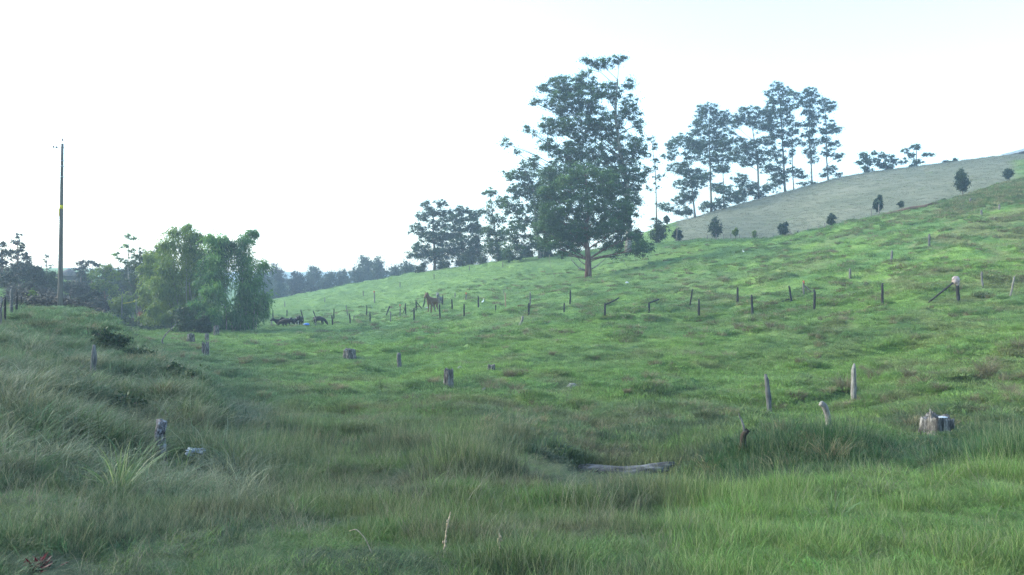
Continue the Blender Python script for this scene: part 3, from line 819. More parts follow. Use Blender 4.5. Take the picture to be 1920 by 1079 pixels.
# the big tree standing on the slope
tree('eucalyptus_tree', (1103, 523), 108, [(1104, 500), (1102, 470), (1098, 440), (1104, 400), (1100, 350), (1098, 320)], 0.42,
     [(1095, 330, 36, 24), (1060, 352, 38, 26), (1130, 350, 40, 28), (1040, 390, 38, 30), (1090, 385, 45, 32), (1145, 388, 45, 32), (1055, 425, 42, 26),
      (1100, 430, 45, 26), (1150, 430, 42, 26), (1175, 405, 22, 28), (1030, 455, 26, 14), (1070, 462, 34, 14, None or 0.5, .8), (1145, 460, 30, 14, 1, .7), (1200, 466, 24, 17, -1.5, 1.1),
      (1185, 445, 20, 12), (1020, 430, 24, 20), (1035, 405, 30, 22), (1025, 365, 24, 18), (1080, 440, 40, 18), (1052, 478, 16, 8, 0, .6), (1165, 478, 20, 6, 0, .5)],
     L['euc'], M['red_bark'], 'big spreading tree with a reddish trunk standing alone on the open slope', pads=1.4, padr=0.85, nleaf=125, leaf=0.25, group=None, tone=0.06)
G = Geo()
def bare(pts, Y, r, G):
    p = np.array([P(a, b, Y + (c if len(t) > 2 else 0)) for t in pts for a, b, c in [(*t, 0)[:3]]])
    G.tube(p, np.linspace(r, 0.02, len(p)), 5)
tr = bpy.data.objects['eucalyptus_tree']
B = np.array(tr.location)
for pts, r in (([(1103, 510), (1085, 502), (1072, 488), (1064, 470)], .13), ([(1103, 500), (1088, 490), (1080, 478), (1076, 458)], .10), ([(1105, 507), (1118, 500), (1135, 486), (1150, 470)], .11),
               ([(1104, 492), (1130, 482), (1165, 485), (1190, 470)], .09), ([(1168, 487), (1178, 503), (1195, 492)], .04), ([(1030, 478), (1032, 500), (1042, 522)], .03), ([(1064, 470), (1040, 480), (1030, 470)], .05)):
    bare(pts, 108, r, G)
G.build('low_branch', M['pale_bark'], tr, origin=B)

G_E = 'tall eucalyptus trees behind the slope'
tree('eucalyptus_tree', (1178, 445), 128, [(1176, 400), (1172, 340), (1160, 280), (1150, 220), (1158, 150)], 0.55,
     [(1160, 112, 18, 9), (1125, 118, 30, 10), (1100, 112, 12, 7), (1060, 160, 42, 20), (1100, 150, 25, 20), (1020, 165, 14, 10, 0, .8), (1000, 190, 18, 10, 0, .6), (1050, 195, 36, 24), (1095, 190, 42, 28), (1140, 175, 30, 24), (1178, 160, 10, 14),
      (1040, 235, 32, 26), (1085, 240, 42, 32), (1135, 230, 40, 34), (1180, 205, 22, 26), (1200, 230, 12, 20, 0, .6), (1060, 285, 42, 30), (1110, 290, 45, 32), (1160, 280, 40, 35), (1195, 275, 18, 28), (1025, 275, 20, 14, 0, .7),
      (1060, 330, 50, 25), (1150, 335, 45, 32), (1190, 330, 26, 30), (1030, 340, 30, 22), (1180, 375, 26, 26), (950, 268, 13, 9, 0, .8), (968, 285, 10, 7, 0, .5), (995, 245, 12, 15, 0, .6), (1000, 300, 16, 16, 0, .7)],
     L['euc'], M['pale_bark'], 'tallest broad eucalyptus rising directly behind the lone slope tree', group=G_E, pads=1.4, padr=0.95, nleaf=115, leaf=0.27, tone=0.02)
tree('eucalyptus_tree', (1012, 500), 140, [(1010, 450), (1005, 400), (1000, 350), (985, 320)], 0.35,
     [(985, 312, 16, 12, 0, .7), (965, 330, 22, 12, 0, .8), (1000, 335, 28, 16), (975, 355, 26, 14), (1010, 370, 30, 20), (955, 385, 22, 18, 0, .9), (990, 405, 30, 22), (1020, 415, 22, 25), (970, 435, 28, 18), (1005, 455, 26, 18), (965, 470, 24, 18, 0, 1.2), (1030, 470, 20, 16)],
     L['euc'], M['pale_bark'], 'ragged loose crowned eucalyptus left of the lone slope tree', group=G_E, pads=1.4, padr=0.95, nleaf=66, leaf=0.32, blow=1.35)
tree('eucalyptus_tree', (935, 500), 148, [(932, 460), (925, 410), (920, 370)], 0.22,
     [(918, 362, 14, 7, 0, .7), (935, 380, 16, 8, 0, .7), (912, 395, 12, 8, 0, .7), (930, 412, 16, 10, 0, .8), (915, 432, 14, 10), (940, 440, 14, 12), (925, 462, 18, 14, 0, 1.2), (945, 482, 16, 12, 0, 1.3)],
     L['euc'], M['pale_bark'], 'thin airy eucalyptus with see-through crown between the round crowned ridge tree and the ragged one', group=G_E, pads=1.7, padr=0.9, nleaf=62, leaf=0.32, blow=1.5)
tree('eucalyptus_tree', (1231, 440), 140, [(1231, 400), (1230, 330), (1222, 265)], 0.17,
     [(1220, 262, 10, 6), (1228, 275, 12, 8, 0, .8), (1216, 290, 12, 7), (1230, 302, 14, 7, 0, .8), (1222, 318, 16, 8), (1236, 332, 12, 8), (1222, 350, 14, 7, 0, .7), (1234, 385, 14, 8, 0, .6), (1226, 410, 10, 7, 0, .5)],
     L['eucd'], M['pale_bark'], 'slender wispy eucalyptus standing alone in the gap right of the big tree', group=G_E, pads=0.7, padr=0.7, nleaf=45, leaf=0.32)
tree('eucalyptus_tree', (868, 512), 162, [(868, 470), (862, 430), (866, 400)], 0.35,
     [(866, 395, 16, 9), (888, 402, 14, 10), (852, 410, 18, 10), (880, 420, 24, 14), (850, 435, 24, 14), (895, 440, 14, 16), (870, 455, 28, 16), (842, 470, 22, 12), (895, 468, 14, 16), (868, 485, 26, 14)],
     L['eucd'], M['bark'], 'round crowned clumpy tree on the skyline, right one of the leaning pair', group=G_E, pads=1.5, padr=1.0, nleaf=75, leaf=0.33, blow=1.35)
tree('eucalyptus_tree', (815, 516), 164, [(815, 480), (812, 430), (815, 392)], 0.33,
     [(825, 382, 14, 6), (800, 384, 12, 7), (812, 398, 20, 8), (790, 408, 14, 8), (835, 402, 14, 9), (820, 420, 20, 10), (783, 432, 16, 11), (810, 445, 24, 12), (832, 450, 18, 14), (792, 465, 20, 12, 0, .9), (775, 478, 16, 9, 0, .8), (815, 480, 26, 13, 0, 1.1)],
     L['eucd'], M['bark'], 'flat topped tree with layered foliage on the skyline, left of the round crowned one', group=G_E, pads=1.5, padr=1.0, nleaf=72, leaf=0.33, blow=1.4)

# the row on top of the mown field
G_R = 'row of tall umbrella crowned eucalyptus on the ridge'
def ridge(base, Y, trunk, r, blobs, label, **k):
    a = dict(pads=1.2, padr=0.9, nleaf=95, leaf=0.27, group=G_R, flat=0.5, blow=1.6); a.update(k)
    return tree('eucalyptus_tree', base, Y, trunk, r, blobs, L['eucd'], M['pale_bark'], label, **a)
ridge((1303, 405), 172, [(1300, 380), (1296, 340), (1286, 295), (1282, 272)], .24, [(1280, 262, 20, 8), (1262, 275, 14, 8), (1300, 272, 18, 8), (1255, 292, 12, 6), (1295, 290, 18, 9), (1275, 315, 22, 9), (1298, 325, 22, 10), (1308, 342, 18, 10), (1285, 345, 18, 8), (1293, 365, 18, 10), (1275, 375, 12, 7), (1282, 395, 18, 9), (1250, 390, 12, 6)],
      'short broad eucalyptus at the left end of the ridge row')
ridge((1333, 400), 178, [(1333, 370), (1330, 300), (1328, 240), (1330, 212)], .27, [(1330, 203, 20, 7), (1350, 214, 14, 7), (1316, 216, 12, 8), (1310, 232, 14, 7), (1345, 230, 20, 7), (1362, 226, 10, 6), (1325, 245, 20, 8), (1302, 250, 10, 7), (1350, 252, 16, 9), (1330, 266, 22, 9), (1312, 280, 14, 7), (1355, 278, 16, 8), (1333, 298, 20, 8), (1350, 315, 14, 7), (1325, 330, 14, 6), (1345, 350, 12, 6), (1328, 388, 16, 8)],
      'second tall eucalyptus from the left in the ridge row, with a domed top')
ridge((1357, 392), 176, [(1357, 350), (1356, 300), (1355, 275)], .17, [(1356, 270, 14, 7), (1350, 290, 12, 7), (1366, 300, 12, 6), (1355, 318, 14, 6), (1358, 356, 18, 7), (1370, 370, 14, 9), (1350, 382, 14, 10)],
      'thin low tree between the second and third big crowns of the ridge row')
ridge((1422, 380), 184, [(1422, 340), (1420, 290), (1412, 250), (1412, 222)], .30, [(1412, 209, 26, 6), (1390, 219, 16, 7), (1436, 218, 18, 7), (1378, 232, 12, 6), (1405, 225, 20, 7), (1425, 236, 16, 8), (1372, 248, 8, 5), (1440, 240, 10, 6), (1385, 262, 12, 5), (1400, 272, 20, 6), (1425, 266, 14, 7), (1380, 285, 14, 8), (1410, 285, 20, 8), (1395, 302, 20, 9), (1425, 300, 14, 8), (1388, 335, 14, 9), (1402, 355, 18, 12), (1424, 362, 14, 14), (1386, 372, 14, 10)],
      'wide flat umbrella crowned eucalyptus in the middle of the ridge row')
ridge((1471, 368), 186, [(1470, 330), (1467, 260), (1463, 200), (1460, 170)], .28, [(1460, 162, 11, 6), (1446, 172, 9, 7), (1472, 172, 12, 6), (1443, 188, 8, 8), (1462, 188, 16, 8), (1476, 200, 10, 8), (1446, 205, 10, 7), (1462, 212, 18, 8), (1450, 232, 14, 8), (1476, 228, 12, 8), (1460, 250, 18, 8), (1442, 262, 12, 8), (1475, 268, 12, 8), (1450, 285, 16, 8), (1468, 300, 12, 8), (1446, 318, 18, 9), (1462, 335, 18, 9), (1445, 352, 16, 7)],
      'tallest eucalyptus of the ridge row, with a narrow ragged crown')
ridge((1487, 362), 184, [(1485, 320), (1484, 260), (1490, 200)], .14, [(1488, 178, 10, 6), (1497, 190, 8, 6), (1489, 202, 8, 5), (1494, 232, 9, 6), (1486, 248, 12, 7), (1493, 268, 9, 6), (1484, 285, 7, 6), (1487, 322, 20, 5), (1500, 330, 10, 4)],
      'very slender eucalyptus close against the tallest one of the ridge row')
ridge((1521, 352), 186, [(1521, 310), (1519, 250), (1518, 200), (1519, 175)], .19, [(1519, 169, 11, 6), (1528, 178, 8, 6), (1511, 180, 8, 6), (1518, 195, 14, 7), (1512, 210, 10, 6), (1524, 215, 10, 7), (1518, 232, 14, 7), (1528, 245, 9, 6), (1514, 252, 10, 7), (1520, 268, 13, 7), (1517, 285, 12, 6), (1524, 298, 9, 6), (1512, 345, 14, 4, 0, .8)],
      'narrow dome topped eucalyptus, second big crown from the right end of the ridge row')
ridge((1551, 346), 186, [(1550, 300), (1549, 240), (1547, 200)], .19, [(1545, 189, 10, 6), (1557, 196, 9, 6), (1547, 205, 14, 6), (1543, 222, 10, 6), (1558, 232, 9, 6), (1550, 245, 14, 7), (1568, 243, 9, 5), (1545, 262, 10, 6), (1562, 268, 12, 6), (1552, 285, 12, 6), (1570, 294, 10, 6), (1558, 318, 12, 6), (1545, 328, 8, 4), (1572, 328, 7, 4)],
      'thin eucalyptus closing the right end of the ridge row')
tree('skyline_tree', (1625, 330), 188, [(1626, 315), (1624, 295)], .18, [(1620, 292, 12, 8), (1638, 288, 8, 6), (1628, 303, 18, 9), (1612, 305, 8, 6), (1624, 318, 14, 8)], L['eucd'], M['bark'], 'small dark round tree on the crest of the mown field, leftmost of three', group='small trees on the crest of the mown field', pads=1.2, padr=.75, nleaf=55, leaf=.34)
tree('skyline_tree', (1660, 328), 188, [(1660, 315), (1660, 298)], .18, [(1655, 292, 9, 7), (1668, 298, 12, 8), (1650, 306, 12, 9), (1680, 304, 9, 6), (1662, 314, 18, 8)], L['eucd'], M['bark'], 'small dark lumpy tree on the crest of the mown field, middle of three', group='small trees on the crest of the mown field', pads=1.2, padr=.75, nleaf=55, leaf=.34)
tree('skyline_tree', (1718, 322), 188, [(1718, 305), (1718, 278)], .18, [(1715, 276, 15, 6), (1698, 284, 9, 5), (1736, 291, 13, 5), (1708, 292, 11, 5), (1695, 302, 10, 5), (1722, 304, 14, 5), (1712, 312, 10, 4)], L['eucd'], M['bark'], 'open flat layered tree on the crest of the mown field, rightmost of three', group='small trees on the crest of the mown field', pads=0.9, padr=.7, nleaf=55, leaf=.34)
tree('shrub', (1784, 312), 186, [(1784, 303)], .08, [(1776, 304, 9, 3), (1792, 301, 5, 5), (1784, 306, 14, 4)], L['bush'], M['bark'], 'low dark shrub peeping over the crest left of the roof', cat='shrub', pads=1.5, padr=.5, nleaf=50, leaf=.3)

# young trees and bushes along the edge of the mown field
G_B = 'young trees along the edge of the mown field'
def bush(px, base, top, w, label, lm='bush', Y=None, name='young_tree', cat='young tree', group=G_B, n=5, **k):
    if Y is None:
        Y = hit(px, base + 1)[1]
    h = base - top
    bl = [(px, base - 0.45 * h, w * 0.42, h * 0.36)]
    for q in range(n):
        t = (q + 0.5) / n
        ww = w * 0.36 * math.sin(math.pi * (0.18 + 0.72 * (1 - t)) )
        bl.append((px + rng.uniform(-0.6, 0.6) * ww, base - h * (0.12 + 0.78 * t), max(2.0, ww * 0.75), h * 0.16))
    a = dict(pads=1.1, padr=min(0.8, max(0.22, w * Y / F * 0.19)), nleaf=60, leaf=0.22, asp=0.4, style='droop', flat=0.8, blow=1.3); a.update(k)
    return tree(name, (px, base), Y, [(px, base - 0.5 * h), (px, top + 0.1 * h)], max(0.05, 0.02 * h * Y / F), bl, L[lm], M['bark'], label, cat=cat, group=group, **a)
bush(1342, 446, 407, 30, 'dark oval young tree at the foot of the mown field, widest of those there', Y=134)
bush(1469, 443, 416, 24, 'dark round bush at the fence corner of the mown field', Y=124)
bush(1271, 452, 427, 20, 'small dark round tree beside a post at the left end of the mown field', Y=136)
bush(1235, 460, 412, 44, 'broad dark bush between the big tree and the mown field', Y=136, n=8)
bush(1250, 420, 404, 12, 'tiny dark bush on the green knoll crest left of the mown field', Y=165)
bush(1379, 443, 428, 13, 'small pale green sapling right of the dark oval young tree', 'yel', Y=132, pads=.8)
bush(1415, 445, 433, 9, 'tiny pale sapling midway along the fence below the mown field', 'yel', Y=128, pads=.7)
bush(1559, 425, 400, 19, 'thin leaning young tree where the ridge meets the mown field', Y=121, pads=.7)
bush(1647, 398, 366, 17, 'dark pointed young tree beside a post on the ridge', Y=116)
bush(1689, 389, 377, 9, 'tiny dark bush on the ridge path between two young trees', Y=115)
bush(1804, 360, 317, 30, 'largest conical young tree, standing in tall grass on the ridge', Y=114, n=8)
bush(1890, 336, 316, 22, 'flat topped dark bush near the top right of the mown field', Y=124)
bush(1768, 392, 372, 16, 'dark bush at the end of the bare earth cut on the ridge', Y=112, pads=.8)

# hazy wood far beyond the hill, left of centre
G_F = 'hazy trees beyond the left slope'
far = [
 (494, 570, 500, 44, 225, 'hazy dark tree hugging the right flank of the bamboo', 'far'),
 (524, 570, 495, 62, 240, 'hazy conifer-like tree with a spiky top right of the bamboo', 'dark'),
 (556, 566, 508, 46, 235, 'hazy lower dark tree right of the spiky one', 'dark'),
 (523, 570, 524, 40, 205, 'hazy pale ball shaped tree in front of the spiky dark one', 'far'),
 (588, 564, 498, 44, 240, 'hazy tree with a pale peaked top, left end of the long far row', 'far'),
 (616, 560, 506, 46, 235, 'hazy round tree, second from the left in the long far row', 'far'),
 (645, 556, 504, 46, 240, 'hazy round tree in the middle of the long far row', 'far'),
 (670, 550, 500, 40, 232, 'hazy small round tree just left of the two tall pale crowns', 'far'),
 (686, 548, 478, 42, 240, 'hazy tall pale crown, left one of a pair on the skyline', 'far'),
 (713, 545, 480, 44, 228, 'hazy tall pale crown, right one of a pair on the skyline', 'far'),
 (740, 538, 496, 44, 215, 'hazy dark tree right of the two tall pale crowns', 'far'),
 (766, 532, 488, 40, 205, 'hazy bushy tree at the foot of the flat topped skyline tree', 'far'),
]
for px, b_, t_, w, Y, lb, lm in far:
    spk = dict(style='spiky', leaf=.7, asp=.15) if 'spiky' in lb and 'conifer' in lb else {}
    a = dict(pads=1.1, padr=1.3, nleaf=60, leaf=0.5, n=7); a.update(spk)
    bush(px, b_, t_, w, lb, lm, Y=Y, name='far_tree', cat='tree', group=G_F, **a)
for px, b_, t_, w, Y, lb in ((880, 503, 466, 34, 158, 'dense dark bush at the foot of the round crowned skyline tree'), (905, 500, 478, 24, 156, 'low dark bush left of the thin airy eucalyptus'), (985, 492, 462, 34, 150, 'dense dark bush under the ragged eucalyptus'),
                             (830, 512, 486, 30, 160, 'low dark bush below the layered flat topped tree'), (790, 518, 492, 26, 162, 'leftmost low dark bush below the skyline trees'), (945, 496, 470, 26, 152, 'dark upright bush below the thin airy eucalyptus'), (1195, 452, 428, 14, 132, 'small round dark bush on the crest beside the tall trunk')):
    bush(px, b_, t_, w, lb, 'bush', Y=Y, name='bush', cat='bush', group='bushes at the foot of the skyline trees', pads=1.4, padr=.8, leaf=.32, nleaf=60)

# bamboo grove
def plume(G, LG, base, tip, bend, r=0.05, nl=900, w=1.0, tone=0.45):
    base, tip = np.asarray(base), np.asarray(tip)
    n = 14; t = np.linspace(0, 1, n)[:, None]
    mid = base * 0.42 + tip * 0.58 + np.array([0, 0, bend]); mid[:2] = base[:2] * 0.75 + tip[:2] * 0.25
    c = (1 - t) ** 2 * base + 2 * t * (1 - t) * mid + t ** 2 * tip
    G.tube(c, np.linspace(r, 0.012, n), 5, cap=False)
    tl = rng.uniform(0.25, 1.0, nl) ** 0.9
    p = np.stack([np.interp(tl, t[:, 0], c[:, i]) for i in range(3)], -1)
    wd = w * (0.35 + 0.9 * np.sin(np.pi * np.clip(tl, 0, 1) ** 1.3))
    cl = rng.integers(0, 22, nl); cn = rng.normal(0, 1, (22, 3)) * [1, 1, 0.7]
    off = (0.7 * cn[cl] + 0.35 * rng.normal(0, 1, (nl, 3))) * wd[:, None] * 0.75
    off[:, 2] -= 0.25 * np.hypot(off[:, 0], off[:, 1])
    p = p + off
    ax = off * 0.5 + rng.normal(0, 0.3, (nl, 3)); ax[:, 2] -= 0.5
    ax /= np.linalg.norm(ax, axis=1)[:, None]
    b = np.cross(ax, rng.normal(0, 1, (nl, 3))); b /= np.linalg.norm(b, axis=1)[:, None]
    l = rng.uniform(0.25, 0.6, (nl, 1)); wq = l * 0.2
    q = np.stack([p - ax * l * .5, p + b * wq * .5, p + ax * l * .5, p - b * wq * .5], 1).reshape(-1, 3)
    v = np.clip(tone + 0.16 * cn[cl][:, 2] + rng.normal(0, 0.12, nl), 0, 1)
    LG.add(q, np.arange(nl * 4).reshape(-1, 4), np.repeat(v, 4))
def bamboo(px, Y, tips, label, spread=1.6, lm='bam', nl=1100, w=0.82):
    bx = (px - 960) / F * Y
    B = np.array([bx, Y, zg1(bx, Y)])
    root = empty('bamboo_clump', B, label, 'bamboo', 'bamboo clumps at the field edge')
    G, LG = Geo(), Geo()
    for tp in tips:
        a, b = tp[:2]; dy = tp[2] if len(tp) > 2 else rng.uniform(-2.5, 2.5)
        t = P(a, b, Y) + [0, dy, 0]
        b0 = B + [rng.normal(0, spread * .5), rng.normal(0, spread * .4), -0.1]
        plume(G, LG, b0, t, max(0.6, 0.62 * abs(t[2] - b0[2])), nl=nl, w=w * (tp[3] if len(tp) > 3 else 1), tone=0.52 + rng.normal(0, .14))
    G.build('culms', M['pale_bark'], root, origin=B)
    LG.build('foliage', L[lm], root, origin=B, smooth=False)
bamboo(345, 84, [(335, 440), (350, 432, 0, .6), (368, 446), (388, 452, 0, .8), (322, 462), (345, 470), (370, 480), (300, 495), (315, 510), (340, 520), (360, 540), (290, 530), (305, 550), (330, 560), (350, 580, -3), (295, 580, -2), (320, 595, -3), (285, 600, -2)],
       'tall feathery bamboo clump, yellower left half of the grove', lm='yel')
bamboo(400, 82, [(405, 452), (425, 455), (440, 462), (400, 480), (420, 490), (380, 500), (410, 515), (375, 530), (400, 545, -3), (430, 540, -3), (385, 570, -3), (415, 585, -3), (370, 590, -3), (395, 600, -4), (360, 610, -4)],
       'tall dense green bamboo clump in the middle of the grove')
bamboo(445, 84, [(482, 443, 0, .75), (470, 458), (455, 475), (470, 490), (485, 500), (488, 530), (470, 540), (450, 520), (493, 560), (475, 575), (455, 560), (440, 590), (490, 592), (465, 605), (425, 600, -2)],
       'blue-green bamboo clump at the right end of the grove with one plume leaning out', lm='bam')
bamboo(310, 88, [(300, 470), (285, 485), (270, 505), (262, 530), (275, 545), (290, 520), (310, 490), (265, 565), (285, 575), (275, 595, -2), (300, 600, -3), (320, 570, -2)],
       'leafy yellow-green bamboo clump leaning left at the left end of the grove', lm='yel')
bamboo(222, 100, [(200, 575), (215, 562), (232, 560), (245, 572), (225, 580, -2), (205, 590, -2), (240, 590, -2), (255, 580)], 'low round bamboo bush behind the two thin poles', spread=1.2, w=.8, lm='yel')
bush(345, 632, 570, 46, 'grey-green leafy bush in front of the bamboo grove', 'bush', Y=76, name='bush', cat='bush', group=None, style='round', tone=.25, padr=.5)
bush(380, 634, 590, 34, 'low dark bush at the foot of the middle bamboo clump', 'bush', Y=77, name='bush', cat='bush', group=None)
bush(495, 592, 565, 22, 'small dark bush tree at the right foot of the bamboo grove', 'dark', Y=108, name='bush', cat='bush', group=None)

# left background
G_L = 'dark trees beyond the left bank'
tree('tree', (32, 560), 92, [(34, 520), (35, 450)], .2, [(35, 440, 6, 6), (30, 452, 10, 7), (42, 460, 10, 8), (34, 474, 14, 8), (48, 482, 12, 9), (22, 482, 10, 8), (36, 500, 18, 12), (40, 515, 20, 10)], L['dark'], M['bark'], 'dark narrow pointed tree left of the utility pole', group=G_L, pads=1.1, padr=.55, nleaf=55, leaf=.22)
tree('tree', (5, 560), 88, [(5, 520), (6, 470)], .2, [(4, 458, 10, 6), (-6, 470, 14, 10), (14, 474, 10, 9), (2, 492, 20, 12), (8, 515, 22, 16), (-10, 505, 14, 20)], L['dark'], M['bark'], 'dark bushy tree cut by the left edge of the photo', group=G_L, pads=1.2, padr=.55, nleaf=60, leaf=.22)
tree('tree', (88, 560), 110, [(88, 530), (88, 480)], .1, [(88, 480, 5, 5), (86, 492, 7, 5), (91, 500, 6, 5), (89, 512, 9, 5)], L['far'], M['bark'], 'small faint spindly tree just left of the utility pole', group=G_L, pads=.8, padr=.5, nleaf=40, leaf=.22)
tree('tree', (152, 560), 118, [(152, 530), (153, 490)], .15, [(152, 490, 8, 6), (147, 500, 10, 7), (158, 508, 10, 8), (151, 518, 13, 8)], L['dark'], M['bark'], 'dark compact tree right of the hut roof', group=G_L, pads=1.1, padr=.55, nleaf=55, leaf=.25)
tree('tree', (172, 560), 116, [(172, 530), (174, 496)], .12, [(170, 492, 9, 3), (182, 498, 9, 4), (164, 497, 6, 4), (176, 508, 8, 4), (186, 505, 5, 3)], L['dark'], M['bark'], 'small open flat-branched tree right of the compact dark one', group=G_L, pads=1.0, padr=.45, nleaf=45, leaf=.25)
for px, b_, t_, w, Y, lb, lm in ((65, 560, 495, 44, 88, 'dark rounded tree, in front left of the utility pole', 'dark'), (20, 570, 510, 56, 78, 'dark mass of a broad bush low at the left edge', 'dark'), (95, 560, 512, 46, 90, 'dark green low tree right behind the utility pole', 'bush'),
                                 (55, 575, 528, 46, 70, 'purplish dark bush behind the black fence posts', 'brush'), (130, 562, 528, 40, 100, 'dark bush under the hut roof', 'dark')):
    bush(px, b_, t_, w, lb, lm, Y=Y, name='bush_tree', cat='tree', group=G_L, pads=1.5, padr=.55, leaf=.24, nleaf=60, n=8)
for px, b_, t_, w, Y, lb, lm in ((-25, 560, 470, 60, 96, 'dark tall tree mostly outside the left edge', 'dark'), (45, 540, 488, 50, 104, 'broad dark crown between the pointed tree and the utility pole', 'dark'), (75, 545, 502, 44, 98, 'dark crown just left of the utility pole', 'bush'),
                                 (112, 552, 524, 34, 108, 'dark low crown right behind the foot of the utility pole', 'dark'), (150, 570, 528, 44, 96, 'dark purplish bush below the compact dark tree', 'brush'), (172, 585, 545, 44, 88, 'dark green bush left of the yellow-green tree', 'dark'),
                                 (205, 600, 498, 60, 122, 'dense tree filling the gap left of the tall airy tree', 'bush'), (232, 604, 496, 60, 118, 'dense dark tree under the tall airy one', 'bush'), (285, 606, 472, 60, 118, 'tall dense tree behind the left of the bamboo grove', 'bush'),
                                 (165, 590, 512, 50, 124, 'dark tree closing the gap right of the hut', 'dark'), (232, 600, 530, 50, 116, 'dark shaded tree behind the thin grey-green pole', 'dark'), (275, 608, 540, 50, 112, 'dark tree behind the rusty orange bush', 'bush'), (185, 600, 560, 40, 84, 'low tangled bush at the right end of the brushwood', 'brush')):
    bush(px, b_, t_, w, lb, lm, Y=Y, name='bush_tree', cat='tree', group=G_L, pads=1.5, padr=.6, leaf=.26, nleaf=60, n=8)
bush(58, 580, 543, 22, 'small yellow-green bush among the fence posts at left', 'yel', Y=52, name='bush', cat='bush', group=None, padr=.3, leaf=.14)
tree('tree', (195, 600), 98, [(198, 570), (195, 530)], .18, [(195, 505, 18, 10), (180, 518, 16, 10), (210, 520, 16, 12), (195, 535, 24, 12), (178, 540, 14, 10), (215, 545, 16, 12)], L['yel'], M['bark'], 'yellow-green rounded tree left of the tall airy one', group=None, pads=1.1, padr=.6, nleaf=60, leaf=.22, style='round', tone=-.05)
tree('tree', (248, 600), 104, [(246, 560), (240, 500), (242, 460)], .15, [(240, 443, 8, 4), (252, 450, 8, 4), (234, 462, 9, 5), (246, 470, 8, 5), (218, 478, 9, 4), (226, 486, 8, 4), (256, 484, 10, 6), (238, 492, 8, 5)], L['bam'], M['pale_bark'], 'tall airy light green tree above the yellow-green one', group=None, pads=.9, padr=.5, nleaf=42, leaf=.26)
tree('tree', (262, 605), 96, [(262, 570), (264, 500)], .2, [(264, 478, 16, 12), (252, 495, 14, 14), (276, 498, 14, 14), (262, 518, 22, 16), (246, 530, 14, 14), (278, 535, 16, 18), (262, 550, 20, 14)], L['bush'], M['bark'], 'dense mid green tree left of the bamboo grove', group=None, pads=1.2, padr=.6, nleaf=60, leaf=.24, tone=.3)
tree('tree', (298, 605), 100, [(298, 560), (300, 490)], .2, [(300, 468, 12, 10), (290, 482, 14, 12), (308, 490, 14, 14), (295, 510, 18, 16), (288, 540, 16, 16)], L['bush'], M['bark'], 'darker tree half hidden behind the left of the bamboo grove', group=None, pads=1.2, padr=.6, nleaf=60, leaf=.24, tone=.15)
bush(266, 614, 588, 22, 'rusty orange bush at the foot of the pale pole', 'rust', Y=92, name='bush', cat='bush', group=None, padr=.35, leaf=.18, style='round')
GBK = 'dark scrub along the edge of the left bank'
for px, b_, t_, w, Y, lb in ((205, 668, 618, 76, 24, 'dark scrub on the shoulder of the left bank, nearest the utility pole'), (262, 700, 648, 84, 22, 'dark scrub under the shoulder of the left bank'), (318, 734, 680, 80, 19.5, 'dark scrub at the overhanging edge of the left bank'),
                             (362, 756, 700, 70, 19, 'dark scrub where the left bank meets the wet ground'), (230, 792, 738, 90, 14.2, 'low dark green scrub left of the square-topped post, halfway up the bank'), (60, 800, 745, 130, 12.5, 'low bright green scrub near the left edge, halfway up the bank'), (395, 806, 760, 70, 15.5, 'low scrub at the toe of the left bank')):
    bush(px, b_, t_, w, lb, 'bush' if 'bright' not in lb else 'yel', Y=Y, name='scrub', cat='scrub', group=GBK, style='droop', padr=.22, leaf=.09, asp=.4, nleaf=70, flat=.8, pads=1.3)
# brushwood slope behind the bank
def brushwood():
    n = 5200
    px = rng.uniform(20, 235, n); Y = rng.uniform(44, 80, n)
    x = (px - 960) / F * Y; z = zground(x, Y)
    h = rng.uniform(0.3, 1.0, n) * (0.5 + 0.9 * fbm(x, Y, 4, 2, 3.3)) * (1 - 0.6 * sstep(190, 235, px))
    k = 22
    c = np.repeat(np.stack([x, Y, z], -1), k, 0); H = np.repeat(h, k)
    m = len(c)
    d = rng.normal(0, 1, (m, 3)); d[:, 2] = np.abs(d[:, 2]) * 0.7 + 0.1; d /= np.linalg.norm(d, axis=1)[:, None]
    st = c + np.stack([rng.normal(0, .3, m), rng.normal(0, .3, m), H * rng.uniform(0, .9, m)], -1)
    en = st + d * rng.uniform(.15, .5, (m, 1)) - [0, 0, .08]
    b = np.cross(d, rng.normal(0, 1, (m, 3))); b /= np.linalg.norm(b, axis=1)[:, None]
    w = rng.uniform(.008, .028, (m, 1))
    q = np.stack([st - b * w, st + b * w, en + b * w * .4, en - b * w * .4], 1).reshape(-1, 3)
    v = np.clip(0.35 + 0.5 * (np.repeat(fbm(x, Y, 5, 2, 9.9), k) - .5) + rng.normal(0, .15, m), 0, 1)
    G = Geo(); G.add(q, np.arange(m * 4).reshape(-1, 4), np.repeat(v, 4))
    o = G.build('brushwood', L['brush'], smooth=False)
    tag(o, 'tangled purplish brown brushwood covering the slope behind the left bank', 'brushwood', None, 'stuff')
brushwood()
def undergrowth():
    n = 2600
    px = rng.uniform(195, 345, n); Y = rng.uniform(78, 96, n)
    x = (px - 960) / F * Y; z = zground(x, Y)
    q, f, v = leaves(np.stack([x, Y, z + rng.uniform(0, .5, n)], -1), 12, .2, .4, np.full(n, .3), 'round', rng.uniform(.2, .7, n), .7)
    G = Geo(); G.add(q, f, v)
    tag(G.build('undergrowth', L['bush'], smooth=False), 'low leafy green undergrowth at the foot of the trees on the left', 'undergrowth', None, 'stuff')
undergrowth()

